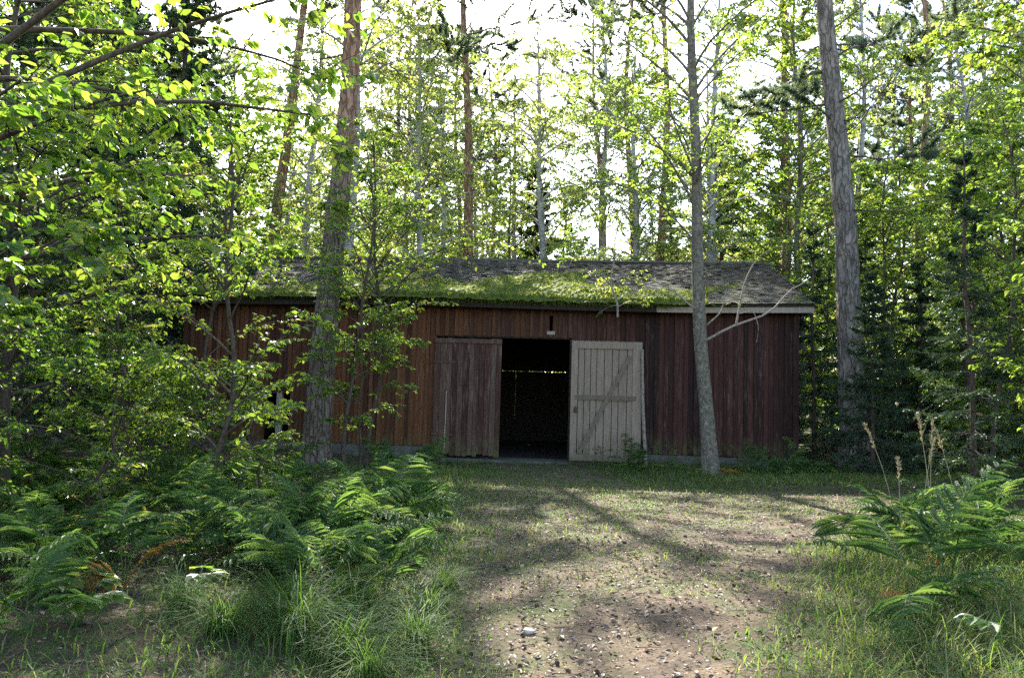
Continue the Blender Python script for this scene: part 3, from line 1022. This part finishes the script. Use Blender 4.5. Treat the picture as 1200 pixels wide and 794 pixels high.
# young spruces at the barn's corner and in the thicket
sp_a = as_parts(spruce(141, 5.2, .06, .03, 1.6, .26, 6, 14, 34, nlen=.06), SB, M['spruce_needle'])
sp_b = as_parts(spruce(142, 6.5, .055, .06, 1.35, .34, 5, 14, 30, nlen=.058, droop=.2, sparse=.8), SB, M['spruce_needle'])
sp_c = as_parts(spruce(143, 14, .15, .06, 2.5, .42, 6, 14, 30, nlen=.105), SB, M['spruce_needle'])
sp_d = as_parts(spruce(144, 17, .18, .1, 2.9, .5, 6, 14, 30, nlen=.115, droop=.45), SB, M['spruce_needle'])
place('spruce_tree', sp_a, 'dense dark young spruce at the foot of the thick grey pine', 'spruce tree', (7.35, 16.1, gz(7.35, 16.1)), 0, .8)
place('spruce_tree', sp_b, 'thin young spruce with level twigs in the sunlit sapling thicket', 'spruce tree', (7.6, 13.0, gz(7.6, 13)), 1.1, .92)
place('spruce_tree', sp_b, 'thin young spruce growing against the barn corner', 'spruce tree', (7.15, 18.6, gz(7.15, 18.6)), 2.2, .9)

# near alder with limbs reaching over the ferns
limbs = [(.42, .08, 3.3), (.5, -.2, 3.3), (.36, .45, 3.0), (.54, .2, 3.6), (.6, -.02, 3.8), (.3, .9, 2.6), (.62, .3, 3.6), (.47, .6, 3.2), (.38, 1.0, 3.0), (.25, .3, 2.2)]
place('alder_tree', as_parts(broadleaf(151, 8.5, .09, .2, 2.4, 30, 15, 14, .105, 40, 8, .28, (.02, 0), .1, LEAF6, .62, limb=limbs, flat=.75, hang=.45, s0=.12), [M['twig_bark']], M['leaf_alder']),
      'leafy alder with long dark boughs and large leaves reaching out over the ferns', 'tree', (-4.15, 5.3, gz(-4.15, 5.3)))
place('alder_tree', as_parts(broadleaf(152, 7.5, .07, .12, 2.1, 40, 13, 14, .09, 45, 10, .3, (.03, .0), .12, LEAF6, .62, flat=.75), [M['twig_bark']], M['leaf_alder']),
      'bushy sunlit alder between the overhanging alder and the barn end', 'tree', (-5.9, 9.2, gz(-5.9, 9.2)))

# saplings and shrubs: shared meshes
SAP = [as_parts(broadleaf(201, 4.6, .03, .18, 1.25, 24, 9, 14, .082, 50, 10, .25, (.05, 0), .12, LEAF6, .62, prof='oval', flat=.6), [M['twig_bark']], M['leaf']),
       as_parts(broadleaf(202, 3.4, .022, .15, 1.1, 20, 9, 13, .078, 45, 5, .25, (-.03, .02), .1, LEAF6, .6, flat=.6), [M['twig_bark']], M['leaf']),
       as_parts(broadleaf(203, 6.2, .04, .22, 1.5, 32, 10, 14, .088, 50, 10, .25, (.02, 0), .15, LEAF6, .62, flat=.75), [M['twig_bark']], M['leaf'])]
SHR = [as_parts(broadleaf(211, 1.5, .016, .1, .8, 20, 8, 11, .07, 50, 10, .2, (.05, 0), .1, LEAF6, .6, flat=.5), [M['twig_bark']], M['leaf']),
       as_parts(broadleaf(212, 2.2, .02, .1, 1.0, 24, 9, 11, .075, 45, 0, .25, (-.05, .02), .14, LEAF6, .6, flat=.5), [M['twig_bark']], M['leaf_alder']),
       as_parts(broadleaf(213, .7, .01, .1, .45, 10, 5, 7, .06, 45, 5, .2, (.05, 0), .05, LEAF6, .6, flat=.3), [M['twig_bark']], M['leaf'])]

for k, (m, x, y, rz, s, lab) in enumerate((
        (0, -3.35, 8.8, .3, 1.0, 'thin leaning sapling rising out of the ferns before the small dark opening'),
        (1, -2.8, 14.6, 2.6, 1.0, 'bright-leaved sapling beside the thick pine before the barn wall'),
        (2, -2.9, 14.0, 1.2, .95, 'tall thin sapling leafing over the mossy eaves beside the thick pine'),
        (0, -4.6, 12.5, 4.2, 1.05, 'sapling in front of the barn end with glossy leaves'),
        (1, -5.6, 12.0, 1.2, 1.1, 'low bushy sapling hiding the barn end wall'),
        (0, -7.2, 14.5, 2.0, 1.2, 'tall sapling leaning over the far mossy roof end'),
        (2, -8.3, 12.8, .9, 1.1, 'tall leafy sapling in the dark corner beyond the bushy alder'))):
    place('sapling', SAP[m], lab, 'sapling', (x, y, gz(x, y)), rz, s)
place('sapling', as_parts(broadleaf(230, 6.6, .04, .3, 1.3, 22, 10, 13, .085, 50, 5, .3, (.02, 0), .15, LEAF6, .62, flat=.7,
                                 limb=[(.5, .0, 2.4), (.56, .25, 3.0), (.6, -.2, 3.2), (.46, -.4, 2.3), (.64, .05, 2.8), (.42, 2.9, 2.0), (.52, 3.3, 2.2)]), [M['twig_bark']], M['leaf']),
      'arching sapling whose long twigs hang in front of the mossy eaves', 'sapling', (-2.75, 15.2, gz(-2.75, 15.2)))
place('birch_sapling', as_parts(broadleaf(221, 2.3, .02, .05, .95, 14, 6, 9, .065, 35, -25, .35, (.02, 0), .08, LEAF6, .65, flat=.4), [M['bare_branch']], M['leaf']),
      'small sapling rooted in the moss at the roof edge above the open door leaf', 'sapling', (2.35, 17.75, 3.62))

for k, (m, x, y, s) in enumerate(((1, -5.2, 7.4, 1.0), (0, -4.4, 8.4, 1.0), (1, -4.9, 10.2, .95), (0, -3.9, 10.6, 1.05), (1, -6.4, 8.2, 1.2), (0, -5.6, 6.4, 1.0),
                                  (1, -6.8, 11.0, 1.1), (0, -4.1, 13.2, 1.0), (0, -5.2, 14.0, 1.1), (1, -6.3, 13.6, 1.0), (0, -7.2, 16.5, 1.1), (1, -8.6, 16.0, 1.2), (0, -4.6, 6.0, .8), (2, -3.6, 7.2, 1.1), (2, -3.0, 9.8, 1.2))):
    place('leafy_shrub', SHR[m], 'leafy green shrub in the glossy undergrowth around the bushy alder', 'shrub', (x, y, gz(x, y)), k * 1.7, s, 'shrubs under the alders')
for k, (m, x, y, s) in enumerate(((2, 2.55, 17.35, .9), (2, 2.0, 17.2, .6), (2, 4.9, 16.9, .8), (2, 5.9, 16.7, .9), (2, 3.3, 17.0, .7))):
    place('seedling_shrub', SHR[m], 'small leafy seedling growing along the foot of the barn wall', 'shrub', (x, y, gz(x, y)), k * 2.1, s, 'seedlings along the barn wall')

# thicket beyond the barn corner
trng = np.random.default_rng(31)
spots = [(8.9, 14.6, 2, 1.1), (9.8, 16.4, 0, 1.3), (8.6, 12.0, 0, 1.2), (10.8, 14.2, 2, 1.25), (9.6, 19.2, 2, 1.2), (11.6, 17.5, 2, 1.3), (7.6, 10.4, 0, 1.05), (12.8, 19.5, 2, 1.4), (8.4, 20.8, 2, 1.1), (10.8, 21.5, 2, 1.3), (13.4, 23.0, 2, 1.4), (9.2, 24.0, 2, 1.2), (12.0, 26.0, 2, 1.5), (15.0, 25.0, 2, 1.5), (11.0, 12.4, 2, 1.2)]
for k, (x, y, m, s) in enumerate(spots):
    place('sapling', SAP[m], 'sunlit green sapling in the thicket beyond the barn corner', 'sapling', (x, y, gz(x, y)), k * 2.3, s, 'saplings in the thicket beside the barn')
for k in range(26):
    x, y = trng.uniform(7.4, 15), trng.uniform(10.5, 26)
    if y < 15.5: y += 8
    if x < 8.6 and y > 15: x += 2
    if x > .62 * y + 2: x = .6 * y
    place('leafy_shrub', SHR[k % 2], 'low leafy shrub on the floor of the sapling thicket', 'shrub', (x, y, gz(x, y)), k * 1.3, trng.uniform(.8, 1.3), 'shrubs in the thicket beside the barn')
for k, (x, y, s) in enumerate(((9.2, 17.8, .9), (11.2, 19.4, 1.1), (9.9, 13.4, .7), (12.6, 16.0, 1.0), (13.6, 20.6, 1.2), (10.2, 22.8, 1.1))):
    place('spruce_tree', (sp_a, sp_b)[k % 2], 'dark young spruce among the thicket saplings', 'spruce tree', (x, y, gz(x, y)), k * 1.9, s, 'young spruces in the thicket')

# ------------------------------------------------------------------ the wood all around
BIR = [as_parts(broadleaf(301 + i, H, .15, .14, 2.6, 60, 13, 20, .115, 48, -12, .5, (0, 0), .2, LEAF4, .7, sides=8, top=.02, flat=1.2, hang=.6), [M['birch_bark']], M['leaf_birch']) for i, H in enumerate((15, 18, 13))]
ASP = [as_parts(broadleaf(311 + i, H, .13, .14, 2.5, 56, 13, 20, .115, 50, 15, .3, (0, 0), .2, LEAF4, .75, sides=8, top=.02, flat=1.2, hang=.4), [M['grey_bark']], M['leaf']) for i, H in enumerate((12, 15))]
PIN = [as_parts(pine(321 + i, H, .2, .55, 2.6, 34, 14, (0, 0), .2, 10, dead_lo=.3), PB, M['pine_needle']) for i, H in enumerate((21, 23))]
kinds = [('birch_tree', BIR, 'birch with a bright airy crown', 'birch tree', 'birches'),
         ('leafy_tree', ASP, 'green round-leaved tree', 'tree', 'broadleaf trees'),
         ('pine_tree', PIN, 'pine with a bare lower trunk', 'pine tree', 'pines'),
         ('spruce_tree', [sp_c, sp_d], 'dark conical spruce', 'spruce tree', 'spruces')]
frng = np.random.default_rng(77)
taken = [(-9.6, 29), (-5.4, 38), (-1.65, 29.5), (5.75, 31), (11.1, 32), (23, 48), (1, 36), (3.6, 33), (.2, 43), (1.0, 31.5), (-5.9, 27.4), (-8.3, 31.5), (-3.6, 28.6), (7.3, 28.5), (4.9, 30.5)]


def free(x, y, d):
    return all((x - a) ** 2 + (y - b) ** 2 > d * d for a, b in taken)


def wood(kind, x, y, s=None):
    nm, ms, lab, cat, grp = kinds[kind]
    taken.append((x, y))
    zone = 'beyond the overhanging alders' if x < -.3 * y else 'beyond the sapling thicket' if x > .32 * y else 'behind the barn roof'
    deep = 'deep in the wood ' if y > 48 else 'in the wood '
    place(nm, ms[int(frng.integers(len(ms)))], lab + ' ' + deep + zone, cat, (x, y, gz(x, y)), frng.random() * 6.28, s or frng.uniform(.85, 1.15), grp + ' ' + deep + zone, (frng.normal(0, .02), frng.normal(0, .02)))


# the dark side beyond the alders
for k, x, y in ((3, -9.5, 12), (3, -11.5, 16), (3, -8.8, 20.5), (3, -12, 22), (1, -10.5, 18.5), (3, -14.5, 19), (3, -13, 26), (1, -9.5, 25), (0, -16, 27), (3, -17, 24), (3, -8.4, 8.0), (1, -10.6, 9.5)):
    wood(k, x, y)
for k, x, y in ((0, 14, 24), (1, 17.5, 27), (0, 12.5, 29), (2, 16, 31), (1, 13.5, 18.8), (3, 16.5, 21), (0, 20, 30), (1, 10.0, 27.5)):
    wood(k, x, y)
n = 0
while n < 165:
    y = 29 + 66 * frng.random() ** 1.2
    x = frng.uniform(-.72, .72) * y + frng.normal(0, 1)
    if not free(x, y, 2.0):
        continue
    if abs(x) < 8 and y < 34 and frng.random() < .6:
        continue
    wood(int(frng.choice(4, p=[.36, .26, .2, .18])), x, y)
    n += 1
n = 0
while n < 120:
    y = frng.uniform(27.5, 60); x = frng.uniform(-.7, .7) * y
    if free(x, y, 1.0):
        place('leafy_shrub', (SAP + SHR)[int(frng.integers(5))], 'undergrowth bush on the floor of the wood behind the barn', 'shrub', (x, y, gz(x, y)), frng.random() * 6, frng.uniform(1, 1.7), 'undergrowth in the wood')
        n += 1

# ------------------------------------------------------------------ ferns
def frond_mesh(seed, L, mat, arch=.55):
    """one lacy triangular frond: curved stalk, tapering leaflets with toothed edges, a few of them broken"""
    rng = np.random.default_rng(seed)
    mb = MB()
    m = 14
    k = np.linspace(0, 1, m)
    a0 = R(rng.uniform(68, 80)); a1 = R(rng.uniform(-35, 8))
    ang = a0 - (a0 - a1) * k ** 1.15
    st = np.stack([np.cos(ang), .12 * np.sin(k * 3 + rng.random() * 6), np.sin(ang)], -1) * L / (m - 1)
    st[0] = 0
    line = np.cumsum(st, 0)
    tubes(mb, line, .006 * (1.05 - k) + .001, 4, 0, .8)
    npair = 13
    twist = rng.normal(0, .25)
    for sgn in (-1, 1):
        s = .34 + .655 * np.linspace(0, 1, npair) ** .9 + rng.normal(0, .006, npair)
        s = s.clip(.3, .996)
        p, t = along(line[None], s[None]); p = p[0]; t = t[0]
        side = nz(np.cross(t, UP)) * sgn
        PL = L * .33 * np.clip((1.012 - s) / .66, 0, 1) ** .9 * rng.uniform(.8, 1.12, npair)
        PL = np.where(rng.random(npair) < .05, PL * .4, PL)
        up = np.where(np.cross(t, side)[:, 2:] < 0, -np.cross(t, side), np.cross(t, side))
        d = nz(side + t * rng.uniform(.3, .6, (npair, 1)) + up * (twist * sgn - .1) + rng.normal(0, .1, p.shape))
        nm = nz(np.cross(d, np.cross(up, d)) + rng.normal(0, .15, p.shape))
        wid = np.minimum(PL * .16 + .004, L * .026)
        leaves(mb, p, d, nm, PL, wid * 1.15, LEAF6, 0, rng=rng)
        npn = 9
        u = np.linspace(.04, .93, npn)
        pp = p[:, None] + d[:, None] * (PL[:, None] * u[None])[..., None] - nm[:, None] * (PL[:, None] * .1 * u[None] ** 2)[..., None]
        across = nz(np.cross(nm, d))
        ln = wid[:, None] * (1.1 - .85 * u[None]) * 1.05 * rng.uniform(.85, 1.15, (npair, npn))
        for s2 in (-1, 1):
            dd = across[:, None] * s2 + d[:, None] * .6 + 0 * pp
            nn = nm[:, None] + rng.normal(0, .25, pp.shape)
            leaves(mb, pp.reshape(-1, 3), dd.reshape(-1, 3), nn.reshape(-1, 3), ln.ravel(), (PL[:, None] * .11 + 0 * u[None] + .002).ravel(), LEAF4, 0,
                   np.repeat(rng.random(npair) * .8, npn) + rng.random(npair * npn) * .2, rng=rng)
    return mb.mesh('frond', mat)


FR = [frond_mesh(401 + i, L, M['fern']) for i, L in enumerate((1.05, .9, 1.2, .8, 1.1, .95))]
FRD = frond_mesh(409, .6, M['fern_dry'])
ferng = np.random.default_rng(41)


def fern(x, y, s, label, group, n=None, dry=False):
    t = thing('fern', label, 'fern', (x, y, gz(x, y) - .02), ferng.random() * 6.28, group, s)
    n = n or int(ferng.integers(5, 9))
    for k in range(n):
        o = obj('frond', FRD if dry or ferng.random() < .04 else FR[int(ferng.integers(6))], t)
        o.rotation_euler = (ferng.normal(0, .2), ferng.normal(0, .26), k * 6.283 / n + ferng.normal(0, .5))
        q = ferng.uniform(.55, 1.15)
        o.scale = (q, q, q)


spots = []
n = 0
while len(spots) < 74 and n < 9000:
    n += 1
    y = ferng.uniform(4.6, 13.5); x = ferng.uniform(-.66 * y - .3, -.75)
    edge = np.interp(y, [4.4, 6, 8, 11, 14], [-2.0, -.95, -.75, -1.2, -2.6])
    if x > edge:
        continue
    if y < 6.2 and x > -2.4 and ferng.random() < .75:
        continue
    if all((x - a) ** 2 + (y - b) ** 2 > (.33 + .01 * y) ** 2 for a, b in spots):
        spots.append((x, y))
for x, y in spots:
    if x > -2.6:
        lab, grp = 'green fern in the dense fern bank beside the path', 'ferns of the bank beside the path'
    elif y < 7.5:
        lab, grp = 'green fern around the low broad-leaved herbs, away from the path', 'ferns around the herbs'
    elif y < 10.2:
        lab, grp = 'green fern among the shrubs around the thin leaning sapling', 'ferns around the leaning sapling'
    else:
        lab, grp = 'shaded fern in the undergrowth before the barn end', 'ferns before the barn end'
    fern(x, y, ferng.uniform(.65, 1.15) * (1 if y < 9 else .85), lab, grp)
for x, y in ((-1.5, 6.6), (-1.1, 7.3), (-1.75, 7.6), (-1.25, 8.3), (-.95, 6.2), (-2.1, 6.9), (-1.9, 8.8)):
    fern(x, y, ferng.uniform(1.05, 1.25), 'large deep green fern standing over the sedge tussocks', 'large ferns over the sedge', 8)
for x, y in ((3.9, 6.9), (4.3, 7.4), (4.8, 7.0), (4.1, 8.1), (5.0, 8.0), (3.4, 6.2), (4.3, 6.2), (5.4, 7.4), (4.7, 8.9), (3.3, 7.5), (5.6, 9.0), (2.9, 5.6)):
    fern(x, y, ferng.uniform(.8, 1.15), 'light green fern in the tall grass opposite the fern bank', 'ferns in the tall grass beside the path')
for x, y in ((5.1, 16.5), (5.6, 16.3), (6.1, 16.4), (6.5, 16.0), (2.6, 17.1), (-2.0, 16.2), (-1.6, 15.6), (-2.4, 15.2)):
    fern(x, y, ferng.uniform(.65, .9), 'dark fern growing in the shade along the barn wall', 'ferns along the barn wall')
fern(4.45, 15.9, .75, 'withered orange fern in front of the barn foundation', None, 7, True)

# ------------------------------------------------------------------ grass, tufts, litter
grng = np.random.default_rng(51)


def blades(mb, x, y, L, W, rng, bend=.6, rnd=None, z=None):
    """curved three-segment blades rooted on the ground"""
    N = len(x)
    base = np.stack([x, y, ground_z(x, y) - .01 if z is None else z], -1)
    az = rng.random(N) * 6.283
    h = np.stack([np.cos(az), np.sin(az), 0 * az], -1)
    e0 = np.radians(rng.uniform(60, 88, N)); b = bend * rng.uniform(.5, 1.7, N)
    pts = [base]
    for j in range(3):
        e = e0 - b * (j + .3) * .9
        pts.append(pts[-1] + (h * np.cos(e)[:, None] + UP * np.sin(e)[:, None]) * (L / 3)[:, None])
    sd = np.stack([-np.sin(az), np.cos(az), 0 * az], -1) * (W / 2)[:, None]
    ws = (1, .9, .6)
    V = np.stack([q for j in range(3) for q in (pts[j] - sd * ws[j], pts[j] + sd * ws[j])] + [pts[3]], 1)
    o = np.arange(N)[:, None, None] * 7
    rnd = rng.random(N) if rnd is None else rnd
    mb.add(V.reshape(-1, 3), (o + np.array([(0, 1, 3, 2), (2, 3, 5, 4)])[None]).reshape(-1, 4), 0, np.repeat(rnd, 2))
    mb.add(V.reshape(-1, 3), (o + np.array([(4, 5, 6)])[None]).reshape(-1, 3), 0, rnd)


def scatter(n, lo, hi, fun, rng):
    x = rng.uniform(lo[0], hi[0], n); y = rng.uniform(lo[1], hi[1], n)
    k = (rng.random(n) < fun(x, y)) & (np.abs(x) < .72 * y + .8)
    return x[k], y[k]


def grass_density(x, y):
    p = path_mask(x, y)
    patch = fbm(x, y, 71, 1.1, 4)
    off = np.clip(.75 + .5 * patch, .2, 1)
    on = np.clip(.3 + .75 * patch - .3 * sstep(x, .5, 1.2) * (1 - sstep(y, 8.5, 11)) + .55 * sstep(y, 7, 9) * (1 - sstep(x, .6, 2.8)) * (1 - sstep(y, 14, 16)) + .25 * sstep(y, 9.5, 11) + .25 * sstep(-x, -.5, .4), .0, .9)
    left = sstep(-x, 1.6, 2.8)
    return (off * (1 - p) + on * p) * (1 - .75 * left) * (y < 18.2)


gr = MB()
for lo, hi, n, Lr in (((-7, 3.8), (7, 8), 60000, (.05, .16)), ((-9, 8), (12, 18.3), 100000, (.06, .18))):
    x, y = scatter(n, lo, hi, grass_density, grng)
    pm = path_mask(x, y)
    L = grng.uniform(*Lr, len(x)) * (1.25 - .6 * pm)
    blades(gr, x, y, L, .003 + .022 * L + .0004 * y, grng, .55)
tag(gr.build('grass', M['grass'], None, False, 'stuff'), 'short green grass growing along and across the trodden path', 'grass')
tg = MB()
x, y = scatter(30000, (1.6, 4.0), (8, 11), lambda x, y: np.clip(sstep(x, path_right(y) - .1, path_right(y) + .7) * (.75 + .4 * fbm(x, y, 5, 1.3, 3)), 0, 1), grng)
L = grng.uniform(.16, .42, len(x))
blades(tg, x, y, L, .004 + .008 * L, grng, .6)
x, y = scatter(9000, (2.2, 14.2), (9, 17.6), lambda x, y: np.clip(.6 + .5 * fbm(x, y, 15, 1.3, 3), 0, 1), grng)
L = grng.uniform(.08, .24, len(x))
blades(tg, x, y, L, .008 + .012 * L, grng, .6)
tag(tg.build('tall_grass', M['grass'], None, False, 'stuff'), 'taller grass around the ferns and along the barn wall', 'grass')

for k, (x, y, s) in enumerate(((-.95, 4.75, 1.0), (-1.3, 4.95, 1.1), (-.6, 5.15, .9), (-1.7, 4.8, .85), (-1.05, 5.6, 1.0), (-.55, 5.8, .8), (-1.5, 5.5, .9), (-.5, 6.5, .7), (-2.1, 5.2, .75), (-.75, 4.45, .8), (-1.2, 6.1, .8))):
    tm = MB()
    n = 300
    a = grng.random(n) * 6.283; r = .1 * np.sqrt(grng.random(n))
    L = grng.uniform(.35, .8, n)
    blades(tm, r * np.cos(a), r * np.sin(a), L, (.0065 + 0 * L), grng, .85, grng.random(n) * .6, np.zeros(n))
    o = tm.build('grass_tussock', M['grass'])
    o.location = (x, y, gz(x, y) - .01); o.scale = (s, s, s)
    tag(o, 'arching tussock of long fine sedge at the path edge below the ferns', 'grass tussock', 'sedge tussocks at the path edge')

for k, (x, y, h, lean) in enumerate(((3.85, 7.9, 1.25, (-.25, 0)), (4.05, 7.6, 1.35, (-.1, 0)), (4.4, 8.3, 1.3, (.02, 0)), (3.6, 7.3, .95, (-.03, 0)), (4.15, 8.0, 1.1, (.12, 0)), (4.75, 8.4, 1.2, (-.2, 0)))):
    st = MB()
    q = np.linspace(0, 1, 7)
    P = np.stack([lean[0] * h * q ** 2, .03 * np.sin(q * 3), h * q], -1)
    tubes(st, P, .0042 * (1.2 - q * .7), 4)
    u = grng.uniform(.8, 1, 60)
    p, t = along(P[None], u[None])
    leaves(st, p[0], nz(t[0] + grng.normal(0, .35, (60, 3))), grng.normal(0, 1, (60, 3)), .045, .007, LEAF4, rng=grng)
    o = st.build('grass_stalk', M['straw'])
    o.location = (x, y, gz(x, y) - .02)
    tag(o, 'dry straw-coloured grass stalk standing over the light green ferns', 'grass stalk', 'dry stalks over the ferns')


def litter_density(x, y):
    return np.clip(.25 + .75 * path_mask(x, y) + .3 * sstep(-x, 1.5, 3), 0, 1)


lt = MB()
x, y = scatter(90000, (-6, 3.9), (7, 17), lambda x, y: litter_density(x, y) * np.clip(9 / y, .3, 1), grng)
n = len(x)
p = np.stack([x, y, ground_z(x, y) + grng.uniform(.002, .014, n)], -1)
d = np.stack([np.cos(x * 77), np.sin(x * 77), grng.normal(0, .25, n)], -1)
L = grng.gamma(2.5, .006, n) + .01
leaves(lt, p, d, nz(UP + grng.normal(0, .35, p.shape)), L, L * grng.uniform(.3, .8, n), LEAF6, rng=grng)
x, y = scatter(5200, (-6, 3.9), (6, 14), litter_density, grng)
n = len(x)
p = np.stack([x, y, ground_z(x, y) + grng.uniform(.004, .02, n)], -1)
d = np.stack([np.cos(y * 91), np.sin(y * 91), grng.normal(0, .3, n)], -1)
L = grng.uniform(.03, .065, n)
leaves(lt, p, d, nz(UP + grng.normal(0, .5, p.shape)), L, L * grng.uniform(.45, .75, n), LEAF6, rnd=grng.random(n) ** 1.6, rng=grng)
m = 2200
x, y = scatter(m, (-5, 4), (6, 13), litter_density, grng)
a = grng.random(len(x)) * 6.28; hl = grng.uniform(.03, .16, len(x))
c = np.stack([x, y, ground_z(x, y) + .008], -1)
dv = np.stack([np.cos(a), np.sin(a), grng.normal(0, .06, len(x))], -1) * hl[:, None]
tubes(lt, np.stack([c - dv, c + dv * .1 + grng.normal(0, .008, c.shape), c + dv], 1), np.array([[.003, .0025, .0015]]).repeat(len(x), 0), 4, 0, .25)
tag(lt.build('leaf_litter', M['litter'], None, False, 'stuff'), 'dead leaves, bark chips and twigs strewn over the path', 'leaf litter')

# pine cones on the path
cn = MB()
crng = np.random.default_rng(61)
q = np.linspace(0, 1, 6)
tubes(cn, np.stack([q * .045, 0 * q, 0 * q + .014], -1), .012 * np.sin(q * 2.6 + .3), 6)
k = np.arange(34); th = k * 2.4; uu = k / 34
rad = .013 * np.sin(uu * 2.5 + .4)
p = np.stack([uu * .044, rad * np.cos(th), .014 + rad * np.sin(th)], -1)
dd = nz(np.stack([.35 + 0 * th, np.cos(th), np.sin(th)], -1))
leaves(cn, p, dd, nz(np.stack([1 + 0 * th, -.3 * np.cos(th), -.3 * np.sin(th)], -1)), .014, .014, LEAF6, rng=crng)
cone = cn.mesh('pine_cone', M['twig_bark'])
for k in range(45):
    y = 4.5 + 5 * crng.random() ** 1.6; x = crng.uniform(path_left(y) + .2, path_right(y) + .1)
    o = obj('pine_cone', cone); o.scale = (.65, .65, .65)
    o.location = (x, y, gz(x, y) - .002); o.rotation_euler = (crng.random() * 6, crng.normal(0, .15), crng.random() * 6.28)
    o.rotation_euler = (0, crng.normal(0, .1), crng.random() * 6.28)
    tag(o, 'small dark pine cone lying on the trodden path', 'pine cone', 'cones on the path')
sm_ = MB()
lat = np.linspace(-1.4, 1.4, 6); lon = np.arange(9) * 6.283 / 9
V = np.array([(math.cos(a) * math.cos(b_), math.cos(a) * math.sin(b_), math.sin(a)) for a in lat for b_ in lon]) * np.array((.045, .035, .022)) * crng.uniform(.85, 1.12, (54, 1))
F = [(r * 9 + c, r * 9 + (c + 1) % 9, (r + 1) * 9 + (c + 1) % 9, (r + 1) * 9 + c) for r in range(5) for c in range(9)]
sm_.add(V, F); sm_.add(V, [tuple(range(45, 54))]); sm_.add(V, [tuple(range(8, -1, -1))])
o = sm_.build('stone', M['stone'], None, True)
o.location = (.14, 5.45, gz(.14, 5.45) + .012)
tag(o, 'single pale stone lying on the path', 'stone')

# broad-leaved herbs among the ferns
hm = []
for sd in (1, 2):
    hr = np.random.default_rng(500 + sd)
    hs = MB(); lv = []
    for k in range(5):
        a = k * 1.26 + hr.normal(0, .3); q = np.linspace(0, 1, 5)
        ll = hr.uniform(.18, .32)
        P = np.stack([np.cos(a) * ll * .7 * q, np.sin(a) * ll * .7 * q, ll * (q - .25 * q ** 2)], -1)
        tubes(hs, P, .003 * (1.3 - q), 4)
        for da in (-.8, 0, .8):
            d = np.array([[math.cos(a + da), math.sin(a + da), -.15]])
            one = MB(); leaves(one, P[-1:], d, np.array([[.1 * math.cos(a), .1 * math.sin(a), 1.0]]), .15, .11, LEAF6, rng=hr)
            lv.append(('leaf', one.mesh('leaf', M['leaf_alder'])))
    hm.append([('stem', hs.mesh('stem', M['fern']))] + lv)
for k, (x, y, s) in enumerate(((-2.55, 4.75, 1.1), (-2.85, 5.3, 1.0), (-2.2, 5.7, .8), (-3.1, 5.9, 1.0), (-3.4, 6.6, 1.0), (-2.7, 6.6, .8), (3.0, 4.9, .8), (2.6, 16.6, .9), (3.2, 16.5, .9), (3.7, 15.6, .8), (4.8, 16.2, .9), (5.4, 15.9, .9), (6.2, 15.8, .9))):
    place('broad_leaved_herb', hm[k % 2], 'low herb with broad pointed leaves in threes', 'herb', (x, y, gz(x, y) - .01), k * 1.1, s, 'low broad-leaved herbs')
